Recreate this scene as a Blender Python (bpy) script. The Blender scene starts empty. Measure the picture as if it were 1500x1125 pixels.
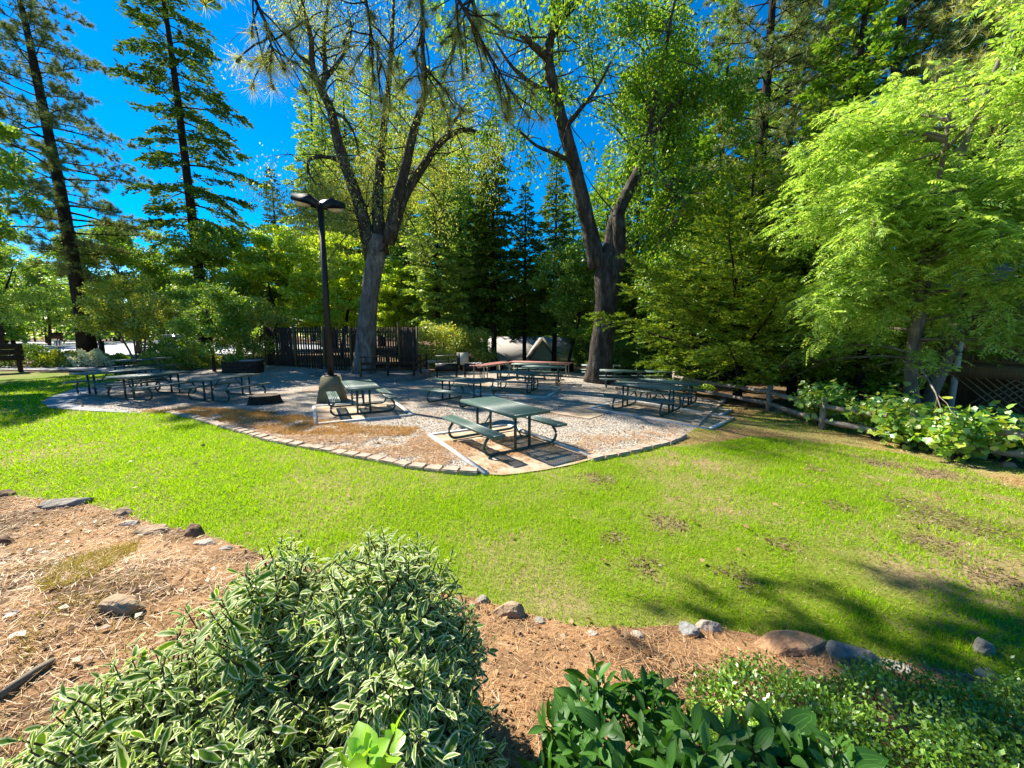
import bpy, bmesh, math, random
import numpy as np
from mathutils import Vector, Matrix
from mathutils.geometry import delaunay_2d_cdt
RS = np.random.RandomState(7); random.seed(7)
SC = bpy.context.scene; COL = SC.collection
FPX, PITCH, CAMZ = 565.0, math.atan(74.5/565.0), 2.15
# ---------------------------------------------------------------- terrain
def sm(t):
    t = np.clip(t, 0, 1); return t*t*(3-2*t)
def H(x, y):
    x = np.asarray(x, float); y = np.asarray(y, float)
    z = -0.012*np.clip(y-6, 0, 16)
    z = z + 0.75*sm((y-13)/12)*sm((-x-5)/9)
    z = z + 0.22*sm((-x-9)/4)*sm((y-8)/4)*(1-sm((y-13)/12))
    z = z - 0.32*sm((x-2.5)/5.5)*sm((y-2.5)/5)
    z = z - 3.0*sm((y-23)/20)*sm((x+9)/8)
    z = z + 0.30*sm((2.9-y + 0.28*np.clip(x, -3, 3)*-1)/1.6) * (1-sm((x-3)/4)*0.4)
    z = z + 0.22*sm((-x-1.0)/2)*sm((4.2-y)/2.2)
    return z
def ray(px, py):
    u = (px-750)/FPX; v = (562.5-py)/FPX
    c, s = math.cos(PITCH), math.sin(PITCH)
    return u, c+v*s, v*c-s
def at(px, py, Y):                       # the point seen at a pixel, Y metres ahead
    u, f, w = ray(px, py); k = Y/f
    return Vector((u*k, Y, CAMZ+w*k))
def G(px, py):                           # the point of the ground seen at a pixel
    u, f, w = ray(px, py)
    lo = 0.3
    k = lo
    while k < 120 and CAMZ+w*k > float(H(u*k, f*k)): k += 0.04
    return Vector((u*k, f*k, float(H(u*k, f*k))))
def onx(px, Y):                          # ground point Y metres ahead in the column of a pixel near the horizon
    x = (px-750)/FPX*Y/math.cos(PITCH)*0.991
    return Vector((x, Y, float(H(x, Y))))
# ---------------------------------------------------------------- noise for scattering
_lat = RS.rand(64, 64)
def vnoise(x, y, s=1.0):
    x = np.asarray(x)/s; y = np.asarray(y)/s
    xi = np.floor(x).astype(int); yi = np.floor(y).astype(int); fx = sm(x-xi); fy = sm(y-yi)
    a = _lat[xi % 64, yi % 64]; b = _lat[(xi+1) % 64, yi % 64]; c = _lat[xi % 64, (yi+1) % 64]; d = _lat[(xi+1) % 64, (yi+1) % 64]
    return (a*(1-fx)+b*fx)*(1-fy)+(c*(1-fx)+d*fx)*fy
def inpoly(x, y, poly):
    r = np.zeros(len(x), bool); n = len(poly)
    for i in range(n):
        x0, y0 = poly[i][0], poly[i][1]; x1, y1 = poly[(i+1) % n][0], poly[(i+1) % n][1]
        c = ((y0 > y) != (y1 > y)) & (x < (x1-x0)*(y-y0)/((y1-y0) or 1e-9)+x0)
        r ^= c
    return r
# ---------------------------------------------------------------- mesh building
class MB:
    def __init__(s): s.V = []; s.T = []; s.Q = []; s.n = 0; s.tm = []; s.qm = []; s.att = []
    def add(s, V, T=None, Q=None, m=0, att=None):
        V = np.asarray(V, np.float32).reshape(-1, 3)
        if T is not None and len(T):
            T = np.asarray(T, np.int32).reshape(-1, 3)+s.n; s.T.append(T); s.tm.append(np.full(len(T), m, np.int32))
        if Q is not None and len(Q):
            Q = np.asarray(Q, np.int32).reshape(-1, 4)+s.n; s.Q.append(Q); s.qm.append(np.full(len(Q), m, np.int32))
        s.V.append(V); s.n += len(V)
        s.att.append(np.zeros(len(V), np.float32) if att is None else np.asarray(att, np.float32))
        return s
    def box(s, c, size, rot=0.0, m=0, taper=1.0, tilt=None):
        hx, hy, hz = size[0]/2, size[1]/2, size[2]/2
        P = np.array([[x*hx*(taper if z > 0 else 1), y*hy*(taper if z > 0 else 1), z*hz] for z in (-1, 1) for y in (-1, 1) for x in (-1, 1)])
        if tilt is not None: P = P @ np.array(tilt.to_3x3()).T
        ca, sa = math.cos(rot), math.sin(rot)
        P = P @ np.array([[ca, sa, 0], [-sa, ca, 0], [0, 0, 1]]) + np.array(c)
        return s.add(P, Q=[[0, 2, 3, 1], [4, 5, 7, 6], [0, 1, 5, 4], [2, 6, 7, 3], [0, 4, 6, 2], [1, 3, 7, 5]], m=m)
    def bar(s, a, b, w, h, m=0):             # box beam from a to b
        a = Vector(a); b = Vector(b); d = b-a; L = d.length; d.normalize()
        up = Vector((0, 0, 1)) if abs(d.z) < 0.95 else Vector((1, 0, 0))
        sd = d.cross(up).normalized(); up = sd.cross(d)
        P = [p+sd*(i*w/2)+up*(j*h/2) for p in (a, b) for j in (-1, 1) for i in (-1, 1)]
        return s.add([tuple(p) for p in P], Q=[[0, 2, 3, 1], [4, 5, 7, 6], [0, 1, 5, 4], [2, 6, 7, 3], [0, 4, 6, 2], [1, 3, 7, 5]], m=m)
    def tube(s, pts, rad, n=6, m=0, wob=0.0, cap=True):
        P = np.array([tuple(p) for p in pts], float); k = len(P)
        R = np.broadcast_to(np.asarray(rad, float), (k,))
        T = np.gradient(P, axis=0); T /= np.linalg.norm(T, axis=1)[:, None]+1e-9
        ref = np.array([0.0, 0, 1]) if abs(T.mean(0)[2]) < 0.9*np.linalg.norm(T.mean(0))+1e-9 else np.array([1.0, 0.1, 0])
        A = np.cross(T, ref); A /= np.linalg.norm(A, axis=1)[:, None]+1e-9
        B = np.cross(T, A)
        th = np.arange(n)*2*np.pi/n
        rr = R[:, None]*np.ones((1, n))
        if wob: rr = rr*(1+wob*(RS.rand(k, n)-.5)*2)
        V = P[:, None, :]+rr[:, :, None]*(np.cos(th)[None, :, None]*A[:, None, :]+np.sin(th)[None, :, None]*B[:, None, :])
        i = np.arange(k-1)[:, None]*n; j = np.arange(n)[None, :]; j2 = (np.arange(n)+1) % n
        Q = np.stack([i+j, i+j2, i+n+j2, i+n+j], -1).reshape(-1, 4)
        V = V.reshape(-1, 3)
        Tr = []
        if cap:
            V = np.vstack([V, P[0], P[-1]]); a = k*n
            Tr = [[a, (q+1) % n, q] for q in range(n)]+[[a+1, (k-1)*n+q, (k-1)*n+(q+1) % n] for q in range(n)]
        return s.add(V, T=Tr, Q=Q, m=m)
    def lathe(s, prof, n=16, c=(0, 0, 0), m=0):
        k = len(prof); th = np.arange(n)*2*np.pi/n
        V = np.array([[r*math.cos(t)+c[0], r*math.sin(t)+c[1], z+c[2]] for r, z in prof for t in th])
        Q = [[i*n+j, i*n+(j+1) % n, (i+1)*n+(j+1) % n, (i+1)*n+j] for i in range(k-1) for j in range(n)]
        return s.add(V, Q=Q, m=m)
    def prism(s, poly, z0, z1, m=0):        # vertical prism over a convex polygon, z may be callables
        n = len(poly)
        lo = [(p[0], p[1], z0(p[0], p[1]) if callable(z0) else z0) for p in poly]; hi = [(p[0], p[1], z1(p[0], p[1]) if callable(z1) else z1) for p in poly]
        s.add(lo+hi, Q=[[i, (i+1) % n, n+(i+1) % n, n+i] for i in range(n)], m=m)
        b = s.n; s.add(hi, T=[[0, i, i+1] for i in range(1, n-1)], m=m)
        return s
    def leaves(s, P, D, N, L, W, m=0, fold=0.12, tri=False):
        P = np.asarray(P); n = len(P)
        if n == 0: return s
        L = np.broadcast_to(L, (n,))[:, None]; W = np.broadcast_to(W, (n,))[:, None]
        D = D/(np.linalg.norm(D, axis=1)[:, None]+1e-9)
        S = np.cross(D, N); S /= np.linalg.norm(S, axis=1)[:, None]+1e-9
        U = np.cross(S, D)
        b = np.arange(n)[:, None]
        if tri:
            V = np.stack([P-S*W/2, P+S*W/2, P+D*L], 1)
            return s.add(V.reshape(-1, 3), T=b*3+np.array([[0, 1, 2]]), m=m)
        V = np.stack([P, P+D*L*.45+S*W/2+U*W*fold, P+D*L, P+D*L*.45-S*W/2+U*W*fold], 1)
        return s.add(V.reshape(-1, 3), Q=b*4+np.array([[0, 1, 2, 3]]), m=m)
    def mesh(s, name, mats, smooth=False, att=None):
        me = bpy.data.meshes.new(name)
        V = np.vstack(s.V); me.vertices.add(len(V)); me.vertices.foreach_set('co', V.ravel())
        T = np.vstack(s.T) if s.T else np.zeros((0, 3), np.int32); Q = np.vstack(s.Q) if s.Q else np.zeros((0, 4), np.int32)
        idx = np.concatenate([T.ravel(), Q.ravel()]); nt, nq = len(T), len(Q)
        me.loops.add(len(idx)); me.loops.foreach_set('vertex_index', idx)
        me.polygons.add(nt+nq)
        me.polygons.foreach_set('loop_start', np.concatenate([np.arange(nt)*3, nt*3+np.arange(nq)*4]).astype(np.int32))
        mi = np.concatenate((s.tm if s.T else [])+(s.qm if s.Q else []))
        for mt in (mats if isinstance(mats, (list, tuple)) else [mats]): me.materials.append(mt)
        me.polygons.foreach_set('material_index', mi.astype(np.int32))
        if smooth: me.polygons.foreach_set('use_smooth', np.ones(nt+nq, bool))
        if att:
            a = me.attributes.new(att, 'FLOAT', 'POINT'); a.data.foreach_set('value', np.concatenate(s.att))
        me.update(calc_edges=True)
        return me
    def obj(s, name, mats, parent=None, smooth=False, att=None, loc=None):
        return link(name, s.mesh(name, mats, smooth, att), parent, loc)
def link(name, me, parent=None, loc=None):
    o = bpy.data.objects.new(name, me); COL.objects.link(o)
    if parent is not None: o.parent = parent
    if loc is not None: o.location = loc
    return o
def tag(o, label, cat, group=None):
    o['label'] = label; o['category'] = cat
    if group: o['group'] = group
    return o
def struct(o, label=None):
    o['kind'] = 'structure'
    return o
def thing(name, label, cat, loc=(0, 0, 0), rot=0.0, group=None, scale=1.0):
    o = bpy.data.objects.new(name, None); COL.objects.link(o)
    o.location = loc; o.rotation_euler = (0, 0, rot); o.scale = (scale,)*3; o.empty_display_size = .2
    return tag(o, label, cat, group)
def copy_tree(o, parent=None):
    c = o.copy(); COL.objects.link(c)
    if parent is not None: c.parent = parent
    for ch in [q for q in o.children]: copy_tree(ch, c)
    return c
# ---------------------------------------------------------------- materials
def mat(name):
    m = bpy.data.materials.new(name); m.use_nodes = True; nt = m.node_tree; nt.nodes.clear()
    out = nt.nodes.new('ShaderNodeOutputMaterial'); return m, nt, out
def nd(nt, t, **kw):
    n = nt.nodes.new(t)
    for k, v in kw.items():
        if k in n.inputs: n.inputs[k].default_value = v
        else: setattr(n, k, v)
    return n
def ramp(nt, stops, interp='LINEAR'):
    r = nt.nodes.new('ShaderNodeValToRGB'); cr = r.color_ramp; cr.interpolation = interp
    while len(cr.elements) < len(stops): cr.elements.new(.5)
    for e, (p, c) in zip(cr.elements, stops): e.position = p; e.color = (c[0], c[1], c[2], 1)
    return r
def leafmat(name, cols, trans=.4, gloss=.06, rough=.45, tcol=None):
    """cols: three greens picked at random per leaf"""
    m, nt, out = mat(name); L = nt.links.new
    g = nt.nodes.new('ShaderNodeNewGeometry')
    r = ramp(nt, [(0, cols[0]), (.5, cols[1]), (1, cols[2])]); L(g.outputs['Random Per Island'], r.inputs[0])
    d = nt.nodes.new('ShaderNodeBsdfDiffuse'); t = nt.nodes.new('ShaderNodeBsdfTranslucent'); gl = nd(nt, 'ShaderNodeBsdfGlossy', Roughness=rough)
    L(r.outputs[0], d.inputs[0])
    hs = nd(nt, 'ShaderNodeMix', data_type='RGBA', blend_type='MULTIPLY'); hs.inputs[0].default_value = 1
    L(r.outputs[0], hs.inputs[6]); hs.inputs[7].default_value = (*(tcol or (1.5, 1.35, .55)), 1); L(hs.outputs[2], t.inputs[0])
    gl.inputs[0].default_value = (.9, .95, .9, 1)
    m1 = nd(nt, 'ShaderNodeMixShader'); m1.inputs[0].default_value = trans; L(d.outputs[0], m1.inputs[1]); L(t.outputs[0], m1.inputs[2])
    m2 = nd(nt, 'ShaderNodeMixShader'); m2.inputs[0].default_value = gloss; L(m1.outputs[0], m2.inputs[1]); L(gl.outputs[0], m2.inputs[2])
    L(m2.outputs[0], out.inputs[0]); return m
def noisemat(name, stops, scale=8, detail=6, rough=.9, bump=.3, bscale=None, stretch=(1, 1, 1), spec=.2, dist=.02, metal=0.0, coat=0.0):
    m, nt, out = mat(name); L = nt.links.new
    tc = nt.nodes.new('ShaderNodeTexCoord'); mp = nd(nt, 'ShaderNodeMapping', Scale=stretch); L(tc.outputs['Object'], mp.inputs[0])
    n = nd(nt, 'ShaderNodeTexNoise', Scale=scale, Detail=detail, Roughness=.65); L(mp.outputs[0], n.inputs['Vector'])
    r = ramp(nt, stops); L(n.outputs[0], r.inputs[0])
    p = nd(nt, 'ShaderNodeBsdfPrincipled', Roughness=rough, Metallic=metal); p.inputs['Specular IOR Level'].default_value = spec
    L(r.outputs[0], p.inputs[0])
    if bump:
        n2 = nd(nt, 'ShaderNodeTexNoise', Scale=bscale or scale*2, Detail=6); L(mp.outputs[0], n2.inputs['Vector'])
        b = nd(nt, 'ShaderNodeBump', Strength=bump, Distance=dist); L(n2.outputs[0], b.inputs['Height']); L(b.outputs[0], p.inputs['Normal'])
    L(p.outputs[0], out.inputs[0]); return m
M = {}
M['lf_oak'] = leafmat('oak_leaf', [(0.071, 0.182, 0.017), (0.150, 0.310, 0.029), (0.322, 0.437, 0.042)], .5, .02)
M['lf_oak_pale'] = leafmat('live_oak_leaf', [(0.137, 0.233, 0.069), (0.275, 0.372, 0.116), (0.548, 0.511, 0.139)], .5, .02)
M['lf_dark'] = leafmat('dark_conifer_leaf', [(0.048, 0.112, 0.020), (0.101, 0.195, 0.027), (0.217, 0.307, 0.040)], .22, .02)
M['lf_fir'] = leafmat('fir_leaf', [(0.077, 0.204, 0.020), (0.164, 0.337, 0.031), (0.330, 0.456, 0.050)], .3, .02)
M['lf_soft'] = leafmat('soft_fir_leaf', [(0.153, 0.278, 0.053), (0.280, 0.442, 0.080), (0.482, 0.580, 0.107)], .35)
M['lf_pine'] = leafmat('pine_needle', [(0.080, 0.147, 0.049), (0.158, 0.238, 0.074), (0.360, 0.356, 0.146)], .25, .04)
M['lf_pine_near'] = leafmat('pine_needle_near', [(0.114, 0.206, 0.052), (0.253, 0.320, 0.091), (0.551, 0.506, 0.232)], .5, .06)
M['lf_blue'] = leafmat('blue_conifer_leaf', [(.03, .07, .05), (.05, .10, .07), (.09, .14, .09)], .2)
M['lf_cedar'] = leafmat('cedar_spray', [(0.087, 0.178, 0.014), (0.199, 0.317, 0.023), (0.423, 0.508, 0.046)], .35, .03)
M['lf_maple'] = leafmat('maple_leaf', [(0.184, 0.366, 0.022), (0.405, 0.578, 0.036), (0.662, 0.733, 0.054)], .5)
M['lf_broad'] = leafmat('broad_leaf', [(0.077, 0.201, 0.020), (0.167, 0.334, 0.032), (0.357, 0.444, 0.048)], .45)
M['lf_olive'] = leafmat('olive_leaf', [(0.142, 0.244, 0.025), (0.315, 0.413, 0.051), (0.626, 0.583, 0.084)], .4)
M['lf_pist'] = leafmat('pistache_leaf', [(0.237, 0.418, 0.054), (0.378, 0.554, 0.093), (0.549, 0.669, 0.163)], .55, .03, .45, (1.25, 1.25, .7))
M['lf_vine'] = leafmat('vine_leaf', [(0.095, 0.269, 0.031), (0.238, 0.444, 0.048), (0.506, 0.570, 0.064)], .45, .08)
M['lf_hedge'] = leafmat('hedge_leaf', [(0.104, 0.195, 0.013), (0.221, 0.299, 0.019), (0.364, 0.351, 0.026)], .35)
M['lf_white'] = leafmat('white_flower', [(.45, .5, .35), (.7, .72, .62), (.8, .8, .75)], .3)
M['lf_bed'] = leafmat('groundcover_leaf', [(0.065, 0.179, 0.018), (0.151, 0.317, 0.030), (0.346, 0.535, 0.060)], .3, .07, .4)
M['lf_lime'] = leafmat('lime_leaf', [(.25, .5, .03), (.3, .55, .04), (.35, .6, .05)], .5, .06)
M['grass'] = leafmat('grass_blade', [(0.175, 0.364, 0.003), (0.291, 0.499, 0.004), (0.446, 0.582, 0.010)], .5, .01, .5, (1.2, 1.2, .6))
M['grass_dry'] = leafmat('dry_grass', [(.22, .20, .05), (.34, .29, .09), (.44, .36, .14)], .3, .03)
M['straw'] = leafmat('straw_grass', [(.36, .20, .05), (.46, .28, .08), (.50, .36, .13)], .35, .02, .5, (1.2, 1.0, .7))
M['litter'] = leafmat('pine_straw', [(0.269, 0.130, 0.055), (0.448, 0.238, 0.100), (0.605, 0.400, 0.200)], .1, .04)
M['bark_dark'] = noisemat('dark_bark', [(.3, (.012, .009, .007)), (.6, (.05, .037, .028)), (.8, (.10, .08, .065))], 6, 8, .95, .9, 9, (1, 1, .25), .1, .05)
M['bark_oak'] = noisemat('oak_bark', [(.3, (.018, .015, .012)), (.52, (.062, .052, .042)), (.75, (.18, .16, .135))], 5, 9, .95, .9, 8, (1, 1, .3), .1, .06)
M['bark_oak_lit'] = noisemat('lit_oak_bark', [(.3, (.05, .045, .04)), (.52, (.14, .13, .115)), (.75, (.30, .285, .26))], 5, 9, .95, .9, 8, (1, 1, .3), .1, .06)  # lighter copy of the oak bark, light painted into the middle oak's lower trunk
M['bark_grey'] = noisemat('grey_bark', [(.3, (.09, .075, .06)), (.6, (.22, .19, .15)), (.8, (.34, .31, .26))], 5, 8, .95, .6, 9, (1, 1, .4), .1, .03)
M['twig'] = noisemat('twig', [(.3, (.03, .022, .016)), (.7, (.09, .07, .05))], 8, 3, .9, 0)
M['green_paint'] = noisemat('green_coated_steel', [(.3, (.016, .045, .037)), (.7, (.026, .062, .05))], 14, 4, .38, .25, 160, spec=.5, dist=.002)
M['green_top'] = noisemat('green_coated_mesh', [(.25, (.05, .10, .085)), (.6, (.075, .135, .115)), (.85, (.12, .18, .155))], 7, 7, .42, .3, 220, spec=.5, dist=.002)
M['black_pipe'] = noisemat('black_pipe', [(.3, (.012, .016, .014)), (.7, (.022, .028, .025))], 12, 3, .4, .15, 60, spec=.5, dist=.002)
M['black_steel'] = noisemat('black_steel', [(.3, (.008, .008, .008)), (.7, (.02, .018, .016))], 9, 5, .55, .2, 40, spec=.4)
M['concrete'] = noisemat('concrete', [(.3, (.30, .19, .11)), (.48, (.40, .30, .20)), (.7, (.50, .43, .34))], 3.2, 9, .92, .35, 60, dist=.004)
M['concrete_grey'] = noisemat('grey_concrete', [(.25, (.20, .20, .20)), (.6, (.32, .32, .32)), (.85, (.42, .42, .41))], 4, 8, .92, .3, 60, dist=.004)
M['lampbase'] = noisemat('stained_concrete', [(.25, (.13, .11, .06)), (.6, (.22, .19, .11)), (.85, (.30, .27, .18))], 5, 8, .92, .4, 50, dist=.006)
M['frame_white'] = noisemat('weathered_white_board', [(.25, (.42, .40, .37)), (.6, (.60, .58, .54)), (.85, (.7, .69, .66))], 9, 6, .85, .2, 40, dist=.003)
M['paver'] = noisemat('paver_block', [(.25, (.29, .215, .155)), (.55, (.42, .33, .25)), (.85, (.53, .45, .36))], 9, 8, .95, .5, 60, dist=.006)
M['asphalt'] = noisemat('pale_asphalt', [(.25, (.34, .34, .36)), (.6, (.44, .44, .46)), (.85, (.52, .52, .53))], 1.2, 9, .9, .2, 60, dist=.004)
M['deck'] = noisemat('grey_deck_plank', [(.25, (.14, .12, .11)), (.6, (.25, .22, .20)), (.85, (.35, .31, .28))], 5, 7, .85, .3, 20, (1, 6, 1), dist=.004)
M['fence_brown'] = noisemat('dark_brown_slat', [(.25, (.04, .025, .02)), (.6, (.075, .05, .04)), (.85, (.12, .085, .068))], 7, 6, .85, .3, 30, (3, 3, .5), dist=.003)
M['post_olive'] = noisemat('treated_post', [(.25, (.10, .075, .03)), (.6, (.17, .13, .06)), (.85, (.24, .19, .10))], 7, 6, .85, .3, 30, (3, 3, .5), dist=.004)
M['rail_grey'] = noisemat('weathered_rail', [(.25, (.17, .14, .11)), (.55, (.31, .265, .215)), (.85, (.48, .43, .37))], 5, 8, .9, .6, 24, (3, 1.2, 3), dist=.008)
M['red_top'] = noisemat('faded_red_board', [(.25, (.28, .11, .09)), (.6, (.38, .17, .14)), (.85, (.46, .26, .22))], 6, 6, .75, .2, 20, dist=.003)
M['beige'] = noisemat('beige_panel', [(.3, (.42, .38, .26)), (.7, (.52, .48, .35))], 6, 4, .7, .1, 20, dist=.003)
M['pale_metal'] = noisemat('galvanised_metal', [(.3, (.42, .43, .44)), (.7, (.6, .61, .62))], 12, 5, .4, .1, 30, spec=.5, metal=.6, dist=.002)
M['lens'] = noisemat('lamp_lens', [(.3, (.62, .52, .36)), (.7, (.72, .63, .46))], 9, 3, .35, 0, spec=.5)
M['roof'] = noisemat('grey_shingle', [(.25, (.25, .235, .21)), (.6, (.35, .33, .30)), (.85, (.44, .42, .385))], 7, 8, .9, .5, 14, (1, 4, 1), dist=.02)
M['wall_green'] = noisemat('sage_siding', [(.3, (.38, .43, .36)), (.7, (.45, .50, .42))], 4, 4, .85, .2, 8, (.2, .2, 8), dist=.01)
M['wall_brown'] = noisemat('brown_siding', [(.3, (.18, .11, .06)), (.7, (.30, .20, .11))], 4, 6, .85, .4, 9, (8, 8, .3), dist=.01)
M['trim'] = noisemat('white_trim', [(.3, (.62, .61, .58)), (.7, (.72, .71, .68))], 5, 3, .7, 0)
M['glass'] = noisemat('window_glass', [(.3, (.05, .06, .07)), (.7, (.09, .10, .11))], 2, 2, .08, 0, spec=.8)
M['car_paint'] = noisemat('silver_car_paint', [(.3, (.34, .36, .38)), (.7, (.38, .40, .42))], 2, 2, .25, 0, spec=.6, metal=.5)
M['tyre'] = noisemat('tyre_rubber', [(.3, (.012, .012, .012)), (.7, (.025, .025, .025))], 20, 3, .8, .1)
M['rust'] = noisemat('dark_brown_board', [(.3, (.03, .018, .012)), (.7, (.07, .045, .03))], 7, 5, .8, .2, 20)
M['soil'] = noisemat('soil', [(.3, (.03, .02, .013)), (.7, (.08, .055, .035))], 12, 8, 1, .6, 30)
M['wood_cut'] = noisemat('cut_wood', [(.3, (.16, .11, .07)), (.7, (.30, .23, .16))], 9, 6, .9, .3, 30)
def rockmat(name, a, b, c): return noisemat(name, [(.25, a), (.55, b), (.8, c)], 7, 10, .9, .9, 16, dist=.04)
M['rk_tan'] = rockmat('tan_rock', (.20, .13, .08), (.36, .26, .17), (.50, .40, .29))
M['rk_grey'] = rockmat('grey_rock', (.15, .135, .11), (.28, .25, .21), (.42, .38, .33))
M['rk_blue'] = rockmat('bluish_rock', (.14, .14, .14), (.25, .25, .24), (.38, .37, .35))
M['rk_orange'] = rockmat('orange_rock', (.28, .14, .07), (.45, .26, .14), (.58, .40, .26))
M['rk_pale'] = rockmat('pale_rock', (.28, .23, .18), (.44, .38, .31), (.58, .53, .46))
M['rk_brown'] = rockmat('brown_rock', (.10, .06, .035), (.20, .13, .08), (.32, .23, .15))
# ground sheets
def groundmat(name, base, patch, fine, scale=.35, fscale=26, bump=.5, lo=.45, hi=.62):
    m, nt, out = mat(name); L = nt.links.new
    tc = nt.nodes.new('ShaderNodeTexCoord')
    n1 = nd(nt, 'ShaderNodeTexNoise', Scale=scale, Detail=5, Roughness=.6); n2 = nd(nt, 'ShaderNodeTexNoise', Scale=fscale, Detail=8, Roughness=.75)
    for n in (n1, n2): L(tc.outputs['Object'], n.inputs['Vector'])
    r1 = ramp(nt, [(lo, (0, 0, 0)), (hi, (1, 1, 1))]); L(n1.outputs[0], r1.inputs[0])
    rb = ramp(nt, [(.25, base[0]), (.5, base[1]), (.78, base[2])]); rp = ramp(nt, [(.25, patch[0]), (.5, patch[1]), (.78, patch[2])])
    L(n2.outputs[0], rb.inputs[0]); L(n2.outputs[0], rp.inputs[0])
    mx = nd(nt, 'ShaderNodeMix', data_type='RGBA'); L(r1.outputs[0], mx.inputs[0]); L(rb.outputs[0], mx.inputs[6]); L(rp.outputs[0], mx.inputs[7])
    p = nd(nt, 'ShaderNodeBsdfPrincipled', Roughness=.95); p.inputs['Specular IOR Level'].default_value = .1
    L(mx.outputs[2], p.inputs[0])
    b = nd(nt, 'ShaderNodeBump', Strength=bump, Distance=.03); L(n2.outputs[0], b.inputs['Height']); L(b.outputs[0], p.inputs['Normal'])
    L(p.outputs[0], out.inputs[0]); return m
M['g_forest'] = groundmat('forest_floor', [(.035, .022, .013), (.10, .062, .034), (.20, .13, .075)], [(.05, .035, .02), (.15, .10, .055), (.30, .21, .12)], None, .3, 18)
M['g_lawn'] = groundmat('lawn_soil', [(.07, .11, .008), (.13, .19, .012), (.20, .24, .03)], [(.14, .10, .045), (.27, .20, .10), (.40, .32, .18)], None, .5, 30)
M['g_dry'] = groundmat('dry_turf', [(.16, .09, .04), (.31, .19, .085), (.44, .31, .16)], [(.14, .13, .04), (.26, .23, .08), (.36, .31, .14)], None, .45, 30)
M['g_bed'] = groundmat('straw_bed', [(.18, .095, .045), (.40, .235, .12), (.58, .40, .23)], [(.03, .02, .012), (.12, .075, .045), (.34, .26, .17)], None, 1.5, 40, .9, .46, .60)
def gravelmat():
    m, nt, out = mat('gravel_stones'); L = nt.links.new
    tc = nt.nodes.new('ShaderNodeTexCoord')
    v = nd(nt, 'ShaderNodeTexVoronoi', Scale=42.0); L(tc.outputs['Object'], v.inputs['Vector'])
    sx = nt.nodes.new('ShaderNodeSeparateColor'); L(v.outputs['Color'], sx.inputs[0])
    rs = ramp(nt, [(0, (.11, .085, .065)), (.2, (.24, .20, .155)), (.55, (.38, .325, .26)), (.85, (.49, .45, .39)), (1, (.62, .60, .56))]); L(sx.outputs[0], rs.inputs[0])
    n1 = nd(nt, 'ShaderNodeTexNoise', Scale=.55, Detail=5, Roughness=.65); L(tc.outputs['Object'], n1.inputs['Vector'])
    r1 = ramp(nt, [(.5, (0, 0, 0)), (.68, (.75, .75, .75))]); L(n1.outputs[0], r1.inputs[0])
    mx = nd(nt, 'ShaderNodeMix', data_type='RGBA', blend_type='MIX'); L(r1.outputs[0], mx.inputs[0]); L(rs.outputs[0], mx.inputs[6])
    n3 = nd(nt, 'ShaderNodeTexNoise', Scale=60.0, Detail=4); L(tc.outputs['Object'], n3.inputs['Vector'])
    r3 = ramp(nt, [(.3, (.25, .13, .06)), (.7, (.46, .32, .19))]); L(n3.outputs[0], r3.inputs[0]); L(r3.outputs[0], mx.inputs[7])
    p = nd(nt, 'ShaderNodeBsdfPrincipled', Roughness=.95); p.inputs['Specular IOR Level'].default_value = .1; L(mx.outputs[2], p.inputs[0])
    b = nd(nt, 'ShaderNodeBump', Strength=.8, Distance=.02, invert=True); L(v.outputs['Distance'], b.inputs['Height']); L(b.outputs[0], p.inputs['Normal'])
    L(p.outputs[0], out.inputs[0]); return m
M['g_gravel'] = gravelmat()
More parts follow.
